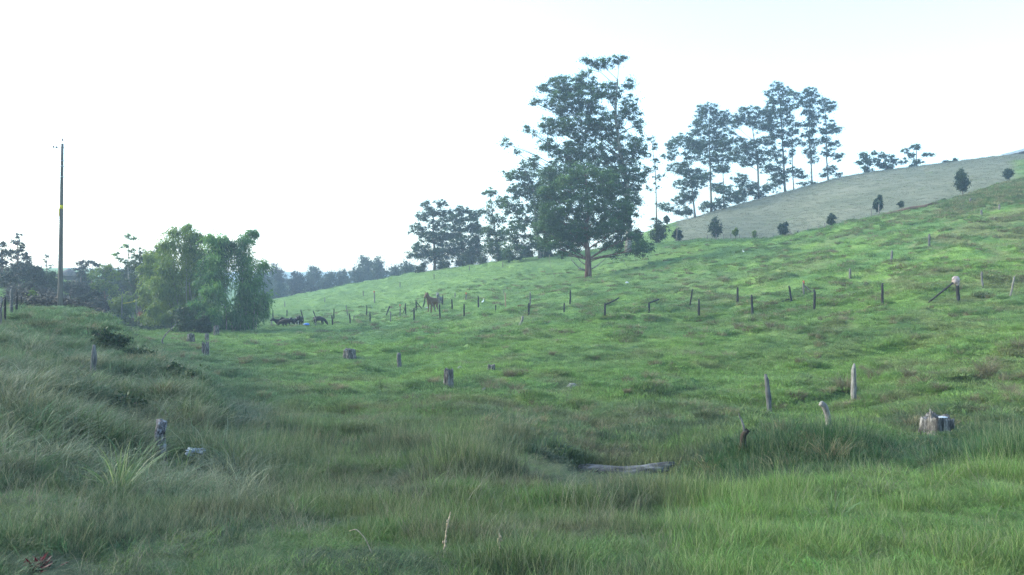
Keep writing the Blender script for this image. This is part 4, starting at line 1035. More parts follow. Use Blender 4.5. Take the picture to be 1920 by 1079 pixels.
# ---------------------------------------------------------------- posts
def post(p0, p1, wpx, mat, label, group, Y=None, name='fence_post', cat='fence post', sink=0.25, cap=None, point=0.0, rough=0.12, Y1=None):
    """p1 = foot pixel, p0 = top pixel"""
    if Y is None:
        h = hit(p1[0], p1[1]); Y = h[1]
    s = Y / F
    foot = P(p1[0], p1[1], Y); top = P(p0[0], p0[1], Y if Y1 is None else Y1)
    gz = zg1(foot[0], Y)
    if foot[2] > gz: foot[2] = gz
    r = wpx * s / 2
    B = foot.copy()
    ax = (top - foot) / np.linalg.norm(top - foot)
    G = Geo(); n = 9
    t = np.linspace(0, 1, n)
    pts = (foot - ax * sink) + (top - foot + ax * sink) * t[:, None]
    pts[1:-1, 0] += np.cumsum(rng.normal(0, r * 0.10, n - 2)); 
    rd = r * np.linspace(1.08, 0.92, n) * (1 + rng.normal(0, .05, n))
    rd[-1] *= 0.72 - 0.5 * point; rd[-2] *= 1 - 0.2 * point
    G.tube(pts, rd, 9, rough)
    o = G.build(name, M[mat], origin=B, smooth=True)
    tag(o, label, cat, group)
    if cap:
        C = Geo(); C.tube([top - ax * 0.22, top - ax * .1, top + ax * 0.012], [r * 1.1, r * 1.1, r * .9], 9, .05)
        c = C.build('painted_tip', M[cap], o, origin=B)
    return o
def pole_between(a, b, wpx, mat, label, Ya, Yb=None, name='brace_pole', cat='brace pole', group=None):
    Yb = Ya if Yb is None else Yb
    A, B_ = P(*a, Ya), P(*b, Yb)
    for q in (A, B_):
        gz = zg1(q[0], q[1])
        if q[2] < gz: q[2] = gz - 0.02
    r = wpx * Ya / F / 2
    G = Geo(); G.tube(bez(A, B_, 0, 7, .01), np.linspace(r, r * .85, 7), 8, .1)
    o = G.build(name, M[mat], origin=B_)
    return tag(o, label, cat, group)
GA = 'dark posts of the old fence line across the slope'
GH = 'thin posts on the far slope'
GR = 'weathered posts high on the right slope'
GF = 'posts of the fence below the mown field'
B_, Gy, Pa = 'black_wood', 'grey_wood', 'pale_wood'
rows = [
 # lower row, left to right
 ((512, 582), (512, 598), 2.2, B_, 'dark post at the far left end of the fence line, beside the bamboo', GA),
 ((509, 600), (509, 610), 2.5, Pa, 'short pale stub below the leftmost dark post by the bamboo', GA),
 ((538, 581), (538, 594), 2, B_, 'dark post rising behind the huddled cattle', GA),
 ((564, 581), (569, 600), 2.3, B_, 'dark post leaning left at the right end of the huddled cattle', GA),
 ((592, 594), (592, 611), 2, Gy, 'grey post in front of the grazing black cow', GA),
 ((622, 591), (624, 610), 2.6, B_, 'dark slightly tilted post, first right of the grazing cow and nearer of two', GA),
 ((626, 579), (626, 598), 2.2, B_, 'dark upright post right of the grazing cow and behind the tilted one', GA),
 ((649, 572), (652, 592), 1.6, Gy, 'faint thin grey post leaning left, between two dark ones', GA),
 ((655, 588), (657, 608), 2.8, B_, 'dark post right beside the faint thin leaning one', GA),
 ((664, 592), (664, 604), 1.6, Gy, 'faint short grey post in the gap right of the cow', GA),
 ((687, 573), (687, 595), 2.2, B_, 'dark upright post, back one of the pair left of the leaning post', GA),
 ((694, 585), (694, 606), 2.7, B_, 'dark upright post, front one of a close pair left of the leaning post', GA),
 ((731, 574), (724, 592), 2.3, B_, 'dark post leaning well to the right, left of the two horses', GA),
 ((732, 584), (732, 604), 2.3, Gy, 'grey-black post just right of the foot of the leaning post', GA),
 ((777, 578), (777, 601), 3, B_, 'thick black post in the front line below the braced post', GA),
 ((761, 569), (761, 590), 2.6, B_, 'dark post with a short strut, left of the braced post', GA),
 ((797, 557), (793, 577), 2.5, B_, 'dark post tilted right, just left of the brown horse', GA),
 ((808, 562), (808, 587), 2.2, B_, 'dark post directly in front of the brown horse', GA),
 ((824, 571), (825, 598), 3, B_, 'tall black post in the front line right below the horses', GA),
 ((830, 553), (830, 573), 2, B_, 'thin dark post touching the grey horse', GA),
 ((847, 561), (848, 581), 3, B_, 'black post right of the horses with a taller thinner one behind', GA),
 ((853, 549), (853, 562), 2, Gy, 'thin grey post behind and right of the grey horse', GA),
 ((870, 570), (870, 596), 3, B_, 'black post in the front line left of the white egret', GA),
 ((896, 555), (897, 577), 3.2, B_, 'thick black post immediately left of the white egret', GA),
 ((929, 572), (929, 585), 2.4, B_, 'short dark stub midway between the egret and the grey white-topped post', GA),
 ((992, 568), (992, 592), 3.8, B_, 'thick black post in front of a pale grey taller post', GA),
 ((994, 547), (994, 577), 2.6, Gy, 'tall pale grey post behind a thick black one', GA),
 ((1058, 568), (1058, 586), 3, B_, 'short black post below and left of a taller black one', GA),
 ((1069, 544), (1069, 571), 3, B_, 'tall black post nearest below the lone big tree', GA),
 ((1134, 569), (1134, 597), 4, B_, 'black post with a long fallen rail leaning off its top, below the lone big tree', GA),
 ((1217, 567), (1217, 587), 3.8, B_, 'black post with a short rail leaning off its top, right of the long-railed one', GA),
 ((1299, 542), (1294, 574), 3.2, B_, 'dark post tilted right with a pale foot, right of the two railed posts', GA),
 ((1310, 561), (1310, 596), 4.2, B_, 'thick black upright post right beside the tilted pale-footed one', GA),
 ((1383, 539), (1383, 572), 4, B_, 'black knobbly post standing higher than its right neighbour', GA),
 ((1409, 553), (1411, 591), 4.2, B_, 'black post with a stepped top, lower right of the knobbly one', GA),
 ((1479, 536), (1484, 569), 4, B_, 'dark post leaning left with a log lying at its foot', GA),
 ((1526, 543), (1526, 582), 4.6, B_, 'thick black post with a thin brace touching its top left', GA),
 ((1655, 531), (1655, 573), 4.6, B_, 'thick black post alone between the braced post and the sack-topped post', GA),
]
for r in rows: post(*r)
post((750, 571), (750, 592), 2.2, Gy, 'grey post with a red tip, left of the post with a short strut', GA, cap='red_paint')
post((780, 564), (780, 583), 2.4, B_, 'grey-black post with a diagonal brace on its right, left of the horses', GA)
post((874, 549), (874, 562), 2.2, Gy, 'thin grey red-tipped post behind the front line, right of the horses', GA, cap='red_paint')
post((1507, 527), (1507, 554), 3.2, Gy, 'grey post with a reddish tip behind the thick braced black post', GA, cap='red_paint')
post((947, 549), (948, 576), 2.6, 'tan_wood', 'light tan post right of the egret', GA)
post((945, 542), (945, 553), 1.6, Gy, 'thin dark post rising just behind the light tan one', GA)
post((701.5, 546), (702, 568), 2.6, Pa, 'white post with an orange tip alone on the open far slope', GH, cap='red_paint')
for a in (((534, 565), (534, 576), 1.6, 'thin post on the far slope above the huddled cattle'), ((609, 558), (609, 568), 1.6, 'thin post on the far slope above the grazing cow, beside the cattle path'),
          ((681, 545), (681, 556), 1.8, 'thin post on the far slope left of the white orange-tipped post'), ((750, 529), (750, 539), 1.6, 'thin post on the far slope at the cattle path right of the white post'),
          ((814, 514), (814, 524), 1.6, 'thin post near the skyline below the layered flat topped tree'), ((880, 499), (880, 508), 1.6, 'thin post near the skyline below the round crowned tree'),
          ((943, 490), (943, 502), 1.6, 'thin post near the skyline below the ragged eucalyptus')):
    post(a[0], a[1], a[2], Gy, a[3], GH)
for a in (((1594, 504), (1594, 523), 4, 'grey post on the right slope, lowest of the rising line of three'), ((1672, 470), (1672, 492), 4.5, 'grey post on the right slope, middle of the rising line of three'), ((1743, 439), (1743, 462), 4.5, 'grey post on the right slope, highest of the rising line of three'),
          ((1840, 394), (1840, 406), 4, 'short grey post in tufts high on the right slope'), ((1820, 372), (1820, 383), 4, 'short grey post at the lower edge of the rank ridge grass'), ((1874, 383), (1874, 394), 3.5, 'faint pale post near the right end of the ridge grass')):
    post(a[0], a[1], a[2], Gy, a[3], GR)
post((1841, 510), (1843, 541), 4, Gy, 'grey slim post right of the sack-topped post', GR)
post((1902, 518), (1894, 556), 3.2, Pa, 'pale mottled stick leaning right near the right edge of the photo', GR)
fl = [(1269, 427, 450, 'pale post before the small round tree left of the mown field'), (1326, 441, 451, 'pale post left of the dark oval young tree'), (1343, 440, 448, 'pale post in front of the dark oval young tree'),
      (1356, 438, 448, 'pale post just right of the dark oval young tree'), (1370, 437, 448, 'pale post between the dark oval tree and the pale sapling'), (1387, 438, 448, 'pale post right of the pale sapling'),
      (1419, 436, 447, 'pale post beside the tiny pale sapling'), (1450, 439, 446, 'pale post left of the dark round bush'), (1482, 432, 444, 'grey post right of the dark round bush'),
      (1496, 433, 442, 'short dark post two along from the dark round bush'), (1514, 428, 440, 'pale post in the fence just before the ridge meets it'), (1535, 423, 434, 'dark post left of the thin leaning young tree'), (1546, 418, 430, 'pale post touching the thin leaning young tree'),
      (1648, 384, 398, 'pale post in front of the dark pointed young tree'), (1634, 390, 399, 'faint pale post left of the dark pointed young tree')]
for px, a, b, lb in fl:
    Yp = float(np.interp(px, [1260, 1330, 1450, 1550, 1650], [133, 129, 121, 116, 112]))
    post((px, a), (px, b), 1.8, B_ if 'dark post' in lb and 'short' in lb else Pa, lb, GF, Y=Yp)
G = Geo()   # bare earth cut along the ridge edge
pp = [(px, Y) for px, Y in ((1655, 110), (1680, 110), (1705, 109.5), (1730, 109), (1755, 108.5))]
V = np.array([[(px - 960) / F * Y, Y, zg1((px - 960) / F * Y, Y) + 0.12] for px, Y in pp]); G.tube(V, [.12, .28, .3, .3, .15], 7, .2)
tag(G.build('earth_cut', M['earth']), 'thin strip of bare brown earth along the ridge edge', 'bare earth', None, 'structure')

# braces and fallen rails
Yp = hit(1134, 597)[1]; pole_between((1160, 559), (1136, 571), 3, B_, 'fallen dark rail resting on the left railed post', Yp + 2.2, Yp, 'fence_rail', 'fence rail', 'fallen rails')
Yp = hit(1217, 587)[1]; pole_between((1235, 562), (1219, 568), 3, B_, 'short fallen dark rail resting on the right railed post', Yp + 2, Yp, 'fence_rail', 'fence rail', 'fallen rails')
Yp = hit(592, 611)[1]; pole_between((587, 583), (592, 596), 2, B_, 'dark pole leaning on the grey post before the grazing cow', Yp)
Yp = hit(780, 583)[1]; pole_between((781, 567), (791, 579), 1.8, B_, 'thin diagonal brace right of the braced post left of the horses', Yp)
Yp = hit(761, 590)[1]; pole_between((760, 577), (756, 587), 1.8, B_, 'short strut leaning on the post left of the braced one', Yp)
Yp = hit(808, 587)[1]; pole_between((809, 566), (817, 588), 2.6, Pa, 'white pole leaning in front of the brown horse', Yp)
pole_between((777, 582), (768, 586), 2, B_, 'dark rail lying on the ground left of the thick black post', hit(768, 586)[1], hit(777, 584)[1], 'fence_rail', 'fence rail', 'fallen rails')
Yp = hit(1484, 568)[1]; pole_between((1466, 566), (1480, 561), 3.2, B_, 'dark log lying at the foot of the left-leaning post', Yp, Yp, 'fallen_log', 'log')
Yp = hit(1526, 582)[1]; pole_between((1508.5, 536), (1521, 547), 2.2, B_, 'thin dark brace between the reddish-tipped post and the thick black post', Yp + 3, Yp)
Yp = hit(1796, 566)[1]
post((1794, 531), (1796, 566), 6.5, B_, 'stout black post topped with a pinkish sack', GA, Y=Yp)
pole_between((1788, 530), (1739, 569), 3.6, B_, 'long black brace leaning up to the sack-topped post', Yp, hit(1739, 569)[1])
G = Geo(); c = P(1792, 526, Yp); G.ball(c, (.22, .21, .25), 16, 12, jit=.13); G.ball(c + [-.10, -.03, .10], (.13, .12, .12), 10, 8, jit=.2); G.ball(c + [.09, -.05, -.18], (.11, .1, .17), 10, 8, jit=.2)
tag(G.build('sack', M['pink_cloth'], origin=c), 'pinkish crumpled sack pulled over the top of a stout black post', 'sack')

# near weathered posts, right
post((1435, 702), (1443, 778), 10, Gy, 'tall lichen-grey post tilted slightly left beside the stream bank', 'tall grey posts in the right foreground', name='weathered_post', cat='post', point=.4, rough=.16)
post((1602, 682), (1602, 756), 9, Pa, 'tall pale upright post with a pointed top by a straw tussock', 'tall grey posts in the right foreground', name='weathered_post', cat='post', point=.7, rough=.16)
def bent(pts, wpx, mat, label, Y, name, cat, jit=.15, taper=.85, group=None, yoff=None):
    p = [P(a, b, Y + (yoff[i] if yoff else 0)) for i, (a, b) in enumerate(pts)]
    p[0][2] = min(p[0][2], zg1(p[0][0], p[0][1])) - .15
    G = Geo(); p = np.array(p)
    t = np.linspace(0, 1, len(p)); tt = np.linspace(0, 1, 3 * len(p))
    q = np.stack([np.interp(tt, t, p[:, i]) for i in range(3)], -1)
    w = np.interp(tt, t, np.broadcast_to(np.asarray(wpx, float), (len(p),)))
    G.tube(q, w * Y / F / 2, 9, jit)
    return tag(G.build(name, M[mat], origin=p[0]), label, cat, group)
Yp = hit(1556, 808)[1]
bent([(1557, 808), (1552, 780), (1546, 762), (1538, 756)], [11, 10, 11, 10], Pa, 'short pale post with its top broken over to the left', Yp, 'broken_post', 'post')
Yp = 13.7
bent([(1386, 826), (1394, 816), (1403, 806)], [7, 11, 9], 'brown_wood', 'brown broken stub poking from the grass below a bare white branch', Yp, 'branch_stub', 'dead branch')
bent([(1400, 806), (1395, 802), (1391, 790), (1387, 782), (1385, 775)], [5, 5, 4, 3, 1.5], Pa, 'bare white branch standing up from the brown stub', Yp, 'dead_branch', 'dead branch')
# fallen log by the stream
Yl = hit(1180, 893)[1]
p = np.array([P(a, b, 15.3 + d) for a, b, d in ((1085, 882, .35), (1100, 883, .3), (1130, 886, .15), (1165, 888, .05), (1200, 887, 0), (1230, 882, -.02), (1250, 876, -.02), (1266, 870, 0))])
G = Geo(); G.tube(p, np.array([10, 12, 12, 12, 12, 12, 9, 4]) * Yl / F, 12, .13)
tag(G.build('fallen_log', M['log_wood'], origin=p[3]), 'long grey lichen-spotted log lying in the wet grass, rising at its right end', 'log')

# stumps
def stump(px, py, wpx, hpx, mat, label, Y=None, spikes=(), flare=1.35, group=None, snow=False, name='tree_stump', lobes=5, tilt=0.0, dep=.9):
    h = hit(px, py); Y = Y or h[1]; s = Y / F
    B = np.array([(px - 960) * s, Y, zg1((px - 960) * s, Y)])
    Hh = (B[2] - 0, P(px, py - hpx, Y)[2])[1] - B[2]; Hh = max(Hh, hpx * s * .8)
    R = wpx * s / 2 / 1.06
    nu, nv = 40, 12
    th = np.arange(nu) * 2 * np.pi / nu; ph = rng.uniform(0, 6.28)
    V = []
    rag = 0.10 * Hh * rng.uniform(-1, 1, nu) + 0.10 * Hh * np.sin(2 * th + ph)
    for k in range(nv):
        t = k / (nv - 1)
        fl = 1 + (flare - 1) * (1 - t) ** 2.2
        lob = 1 + (0.10 + 0.10 * (1 - t)) * np.sin(lobes * th + ph) + 0.05 * np.sin(11 * th + 3 * ph) + rng.normal(0, .015, nu)
        z = -0.2 + (Hh + 0.2) * t + rag * t ** 3
        V.append(np.stack([R * fl * lob * np.cos(th) + tilt * z, R * dep * fl * lob * np.sin(th), z], -1))
    top = V[-1]
    for q, dz in ((.82, -.02), (.5, -.05), (.15, -.06)):
        w = top.copy(); w[:, :2] *= q; w[:, 2] = w[:, 2] * .5 + top[:, 2].mean() * .5 + dz * Hh * 2 + rng.normal(0, .02 * Hh, nu); V.append(w)
    V = np.concatenate(V); nr = nv + 3
    i = np.arange(nr - 1)[:, None] * nu; j = np.arange(nu)[None]; j2 = (j + 1) % nu
    G = Geo(); G.add(V + B, np.stack([i + j, i + j2, i + nu + j2, i + nu + j], -1).reshape(-1, 4))
    for dx, dh, w in spikes:
        x0 = B + [dx * s, -R * .3, Hh * .75]
        G.tube([x0, x0 + [0, 0, dh * s * .5], x0 + [-.4 * w * s, 0, dh * s]], [w * s * .6, w * s * .45, .004], 6, .2)
    o = G.build(name, M[mat], origin=B)
    tag(o, label, 'tree stump', group)
    if snow:
        C = Geo(); c = B + [.08 * R * 2, -.05, Hh * 1.0]
        C.ball(c + [.06, 0, .0], (.10, .07, .018), 12, 6, jit=.12)
        tag(C.build('plastic_scrap', M['white_cloth'], origin=c), 'white scrap lying on top of the broad stump at right', 'scrap')
    return o
stump(1760, 816, 58, 34, 'stump_wood', 'broad ragged grey-brown stump with upright splinters at the right', spikes=((-14, 26, 8), (-8, 18, 6)), snow=True, flare=1.25)
stump(841, 722, 17, 28, 'stump_wood', 'tall grey stump with a split hollow top in the middle of the valley', flare=1.1, spikes=((-5, 12, 4),), group=None)
stump(655, 671, 22, 16, 'stump_wood', 'low domed pale grey stump on the left edge of the valley floor', flare=1.2)
stump(921, 694, 14, 10, 'stump_wood', 'small squat stump beside straw tussocks above the valley stump', flare=1.25)
stump(357, 644, 13, 17, 'stump_wood', 'rounded grey stump at the foot of the bamboo, leftmost of four', flare=1.1)
stump(387, 641, 8, 14, 'stump_wood', 'small pale stump behind the split one near the bamboo', flare=1.05)
stump(384, 668, 13, 25, 'stump_wood', 'split upright grey stump, nearest of the four by the bamboo', flare=1.05, spikes=((3, 12, 4),))
stump(405, 629, 10, 17, 'stump_wood', 'dull stump under the bamboo foliage, rightmost of four', flare=1.05)
post((748, 662), (749, 694), 8, Gy, 'stubby grey post in the valley with a short branch lying at its left', None, name='weathered_post', cat='post', rough=.2)
pole_between((740, 682), (728, 690), 3, Pa, 'short pale branch lying left of the stubby grey valley post', hit(740, 682)[1], name='dead_branch', cat='dead branch')
post((980, 593), (974, 612), 5.5, Pa, 'short whitish post leaning right on the slope below the fence line', None, name='weathered_post', cat='post', rough=.2, point=.2)
for px, py, w, h, lb in ((1073, 727, 20, 9, 'flat pale grey rock lying on the slope above the green mound'), (908, 735, 9, 8, 'small dark grey rock at the edge of the reeds'), (863, 694, 10, 8, 'small brownish rock right of the valley stump'), (1176, 532, 7, 4, 'small white stone on the slope right below the lone tree')):
    p = hit(px, py); s = p[1] / F
    G = Geo(); G.ball(p + [0, 0, h * s * .3], (w * s / 2, w * s * .4, h * s * .55), 12, 8, jit=.16)
    tag(G.build('rock', M['stone'] if 'white' not in lb else M['white_cloth'], origin=p, smooth=False), lb, 'rock')

# near posts, left bank
Yp = 10.6
post((305, 790), (306, 905), 21, 'lichen_wood', 'thick square-topped mottled grey post in the long grass of the left foreground', None, Y=Yp, name='weathered_post', cat='post', rough=.07, sink=.3, point=-0.5)
G = Geo(); c = P(299, 797, Yp + .05); G.box(c, (.07, .06, .15), .2)
tag(G.build('top_splinter', M['lichen_wood'], bpy.data.objects.get([o.name for o in scene.objects if o.get('label', '').startswith('thick square-topped')][0]), origin=np.array(bpy.data.objects[[o.name for o in scene.objects if o.get('label', '').startswith('thick square-topped')][0]].location)))
post((176, 647), (171, 712), 10.5, Gy, 'slim grey post with a slanted top on the crest of the left bank', None, Y=17.5, name='weathered_post', cat='post', rough=.12, point=.3)
post((22, 543), (21, 592), 5, Gy, 'light grey square post among black ones at the left edge', 'posts on top of the left bank', Y=31)
for a in (((9, 557), (9, 605), 4.5, 'black post left of the light grey one at the left edge', 27), ((32, 548), (31, 582), 4, 'black post just right of the light grey one', 34), ((39.5, 556), (38.5, 576), 3.6, 'short black post, rightmost of the dark ones by the yellow-green bush', 37)):
    post(a[0], a[1], a[2], B_, a[3], 'posts on top of the left bank', Y=a[4])
post((2, 556), (1, 600), 3.5, Gy, 'bluish grey post cut by the left edge of the photo', 'posts on top of the left bank', Y=26)
post((76, 552), (75, 569), 2, Pa, 'thin pale stake right of the yellow-green bush', 'posts on top of the left bank', Y=46)
pole_between((5, 560), (-2, 590), 2.6, B_, 'black slanting pole at the very left edge', 26.5, 25)
# wire between the left posts
G = Geo()
for h0, h1 in ((560, 556), (575, 570)):
    G.tube(bez(P(9, h0, 27), P(32, h1, 34), -.02, 8, .002), .004, 4); G.tube(bez(P(-20, h0 + 8, 22), P(9, h0, 27), -.02, 8, .002), .004, 4)
tag(G.build('fence_wire', M['wire'], origin=P(9, 575, 27)), 'slack fence wires strung between the posts at the left edge', 'wire')
# two poles and line by the low bamboo
post((229, 553), (228, 616), 2.0, Gy, 'thin grey-green pole left of the paler one, in front of the low bamboo bush', 'thin poles by the low bamboo bush', Y=90, name='thin_pole', cat='pole')
post((256.5, 562), (256, 612), 2.4, Pa, 'thin whitish pole beside the rusty orange bush', 'thin poles by the low bamboo bush', Y=90, name='thin_pole', cat='pole')
post((247, 608), (247, 616), 2.0, Gy, 'tiny grey stub between the two thin poles', 'thin poles by the low bamboo bush', Y=89, name='stub', cat='post')
G = Geo(); G.tube(bez(P(229, 569, 90), P(256.5, 563, 90), -.12, 10, .001), .03, 5)
tag(G.build('rope', M['yellow'], origin=P(229, 569, 90)), 'yellowish rope sagging between the two thin poles', 'rope')
# dead branches in the valley, left
bent([(315, 655), (303, 640), (310, 628), (330, 608)], [4, 3.5, 3, 1.5], Pa, 'curved bare pale branch rising in front of the bamboo grove', 50, 'dead_branch', 'dead branch')
bent([(258, 655), (250, 642), (238, 634), (222, 633)], [3.5, 3, 2.5, 2], Pa, 'arched pale branch above the dip behind the left bank', 45, 'dead_branch', 'dead branch')

# utility pole
Yu = 41.0
bx = (112 - 960) / F * Yu
B = np.array([bx, Yu, zg1(bx, Yu)])
root = empty('utility_pole', B, 'tall slim grey utility pole with a yellow band standing on the left bank', 'utility pole')
pts = [P(a, b, Yu) for a, b in ((112, 600), (113, 540), (114, 470), (115, 400), (116, 330), (117, 270))]
pts[0][2] = B[2] - .4
G = Geo(); G.tube(pts, np.array([9.5, 8.6, 7.4, 6.4, 5.4, 4.6]) * Yu / F / 2, 14, .02); G.build('pole', M['pole_wood'], root, origin=B)
G = Geo(); G.tube([P(115.2, 385, Yu), P(115.1, 392, Yu)], 6.8 * Yu / F / 2, 14); G.build('yellow_band', M['yellow'], root, origin=B)
G = Geo(); a_, b_ = P(115.0, 392, Yu), P(114.9, 406, Yu); G.box((a_ + b_) / 2 + [-.075, -.03, 0], (.05, .06, abs(a_[2] - b_[2])), 0); G.build('yellow_strip', M['yellow'], root, origin=B)
G = Geo(); G.tube([P(117, 277, Yu) + [.1, 0, 0], P(99, 275.5, Yu)], .02, 6); G.build('crossarm', M['metal'], root, origin=B)
for a, b in ((100.5, 275.5), (106, 276.5)):
    G = Geo(); c = P(a, b, Yu); G.tube([c - [0, 0, .06], c - [0, 0, .02], c + [0, 0, .02], c + [0, 0, .07]], [.03, .055, .04, .015], 8); G.build('insulator', M['ceramic'], root, origin=B)
G = Geo(); c = P(117.3, 262, Yu); G.tube([c - [0, 0, .22], c - [0, 0, .04]], .012, 5); G.tube([c - [0, 0, .07], c - [0, 0, .03], c, c + [0, 0, .08]], [.03, .06, .045, .012], 8); G.build('top_insulator', M['ceramic'], root, origin=B)
for yy in (302, 312, 332):
    G = Geo(); c = P(116.4, yy, Yu); G.tube([c - [0, 0, .03], c + [0, 0, .03]], .085, 12); G.tube([c, c - [.12, .02, 0]], .012, 5); G.build('clamp', M['metal'], root, origin=B)
G = Geo(); G.tube([P(114, 332, Yu), P(100, 331, Yu), P(103.5, 340, Yu), P(99, 343, Yu)], .007, 4); G.build('service_wire', M['wire'], root, origin=B)

# hut roof beyond the brush
Yh = 150; c = P(128, 528, Yh)
root = empty('hut', (c[0], c[1], zg1(c[0], c[1])), 'small hut with a pointed dark grey thatched roof right of the utility pole', 'hut')
B = np.array(root.location); ap = P(129, 503, Yh); ev = P(129, 517, Yh)[2]
G = Geo(); R_ = 2.3
ring = [[c[0] + R_ * math.cos(t) * 1.0, Yh + R_ * math.sin(t), ev + rng.normal(0, .03)] for t in np.linspace(0, 2 * math.pi, 17)[:-1]]
G.add(np.array([[ap[0], Yh, ap[2]]] + ring + [[c[0], Yh, ev - .1]]), [[0, 1 + k, 1 + (k + 1) % 16, 0] for k in range(16)] + [[17, 1 + (k + 1) % 16, 1 + k, 17] for k in range(16)])
G.build('roof', M['thatch'], root, origin=B)
G = Geo(); hh = ev - B[2] + .3; G.box((c[0], Yh, B[2] + hh / 2 - .2), (2.8, 2.8, hh + .3)); G.build('wall', M['brown_wood'], root, origin=B)

# house at the top right corner
Yb = 178; s = Yb / F
def pb(px, py, y=0): return P(px, py, Yb + y)
c = pb(1905, 300); root = empty('house', (c[0], Yb, zg1(c[0], Yb)), 'low house with dark roof and white parapet at the top right corner', 'house')
B = np.array(root.location)
def slab(G, a, b, c_, d, dep):
    q = [P(*a, Yb), P(*b, Yb), P(*c_, Yb), P(*d, Yb)]
    V = np.array(q + [x + [0, dep, 0] for x in q])
    G.add(V, [[0, 1, 2, 3], [7, 6, 5, 4], [0, 4, 5, 1], [1, 5, 6, 2], [2, 6, 7, 3], [3, 7, 4, 0]])
G = Geo(); slab(G, (1876, 296), (1960, 274), (1960, 279), (1876, 299), 8); G.build('roof', M['dark_roof'], root, origin=B, smooth=False)
G = Geo(); slab(G, (1884, 299), (1956, 281), (1956, 325), (1884, 325), 7); G.build('wall', stain_mat('shaded_wall', (.10, .09, .085), (.16, .15, .14), 1, bump=False), root, origin=B, smooth=False)
G = Geo(); slab(G, (1877, 290), (1960, 268), (1960, 272.5), (1877, 294.5), .12)
for k in range(6):
    a, b = P(1877 + 16 * k, 290 - 4.24 * k, Yb), P(1877 + 16 * k, 296 - 4.24 * k, Yb); G.tube([b, a], .05, 5)
G.build('parapet', M['white_wall'], root, origin=B, smooth=False)
G = Geo(); slab(G, (1832, 302), (1846, 298.5), (1869, 298.5), (1869, 304), 6)
o = G.build('shed_roof', M['dark_roof'], origin=pb(1850, 302), smooth=False); tag(o, 'low flat dark roof just showing over the crest left of the house', 'roof')

# ---------------------------------------------------------------- litter and small plants
p = hit(365, 868); G = Geo()
for k in range(7): G.ball(p + [rng.uniform(-.11, .11), rng.uniform(-.05, .05), .13 + rng.uniform(-.03, .05)], (.05, .04, .028), 9, 7, jit=.42)
tag(G.build('plastic_bag', M['white_cloth'], origin=p, smooth=False), 'crumpled white plastic bag in the grass right of the square-topped post', 'plastic bag')
p = hit(575, 611); s = p[1] / F; G = Geo(); G.ball(p + [0, 0, .15], (6 * s, .4, 2.2 * s), 12, 7, jit=.12)
tag(G.build('water_tub', M['blue_plastic'], origin=p), 'bright blue plastic thing lying between the huddled cattle and the grazing cow', 'plastic tub')
p = hit(801, 579); s = p[1] / F; G = Geo(); G.ball(p + [0, 0, .08], (3.4 * s, .15, 1.1 * s), 12, 6, jit=.1)
tag(G.build('plastic_sheet', M['white_cloth'], origin=p), 'white scrap lying on the grass in front of the brown horse', 'scrap')

def rosette(px, py, lm, n, l, w, label, name='plant', cat='plant', group=None, up=.7, Y=None, droop=.3, sd=0):
    p = hit(px, py) if Y is None else np.array([(px - 960) / F * Y, Y, zg1((px - 960) / F * Y, Y)])
    r = np.random.default_rng(sd)
    V, Fc, A = [], [], []
    G = Geo()
    for k in range(n):
        th = r.random() * 6.283; u_ = up * r.uniform(.45, 1.3); L_ = l * r.uniform(.55, 1.15); ww = w * r.uniform(.6, 1.2)
        segs = 6; t = np.linspace(0, 1, segs + 1)
        rad = L_ * t * math.cos(min(1.45, u_)) * (1 + .3 * t); z = L_ * (math.sin(min(1.5, u_)) * t - droop * t ** 3)
        c = p + np.stack([rad * math.cos(th), rad * math.sin(th), z], -1) + [r.normal(0, .03), r.normal(0, .03), 0]
        f = r.random() * 3.14; S = np.array([math.cos(f), math.sin(f), 0])
        wd = (ww * .5 * np.sin(np.pi * np.clip(.12 + .88 * t, 0, 1)) + .0006)[:, None]
        q = np.empty((2 * (segs + 1), 3)); q[0::2] = c - S * wd; q[1::2] = c + S * wd
        G.add(q, [[2 * m, 2 * m + 1, 2 * m + 3, 2 * m + 2] for m in range(segs)], r.random())
    return tag(G.build(name, L[lm], origin=p, smooth=True), label, cat, group)
rosette(68, 1072, 'crimson', 60, .095, .02, 'small crimson leafed plant at the bottom left corner', 'red_plant', 'plant', None, 1.0, sd=3, droop=.1)
rosette(215, 985, 'lightgrass', 95, .85, .007, 'fan of long pale grass blades left of the square-topped post', 'grass_fan', 'grass clump', None, 1.2, Y=7.6, sd=4, droop=.35)
rosette(330, 905, 'lightgrass', 60, .7, .008, 'clump of long arching blades at the foot of the square-topped post', 'grass_fan', 'grass clump', None, 1.15, Y=9.8, sd=5, droop=.35)
rosette(560, 1000, 'lightgrass', 40, .34, .005, 'clump of bluish long blades in the lower left of the meadow', 'grass_fan', 'grass clump', None, 1.15, Y=6.6, sd=6, droop=.35)
rosette(1570, 985, 'lightgrass', 34, .35, .008, 'small bright tuft in the lush grass at lower right', 'grass_fan', 'grass clump', None, 1.1, Y=6.6, sd=8, droop=.3)
def tuss(px, py, wpx, hpx, lm, label, sd, n=260):
    p = hit(px, py); s = p[1] / F
    r = np.random.default_rng(sd); G = Geo()
    V, f, a = blades(n, wpx * s * .28, hpx * s * 1.15, .011, 4, .9, .35, sd)
    G.add(V + p, f, a)
    tag(G.build('tussock', L[lm], origin=p, smooth=False), label, 'grass tussock', 'straw tussocks on the right slope')
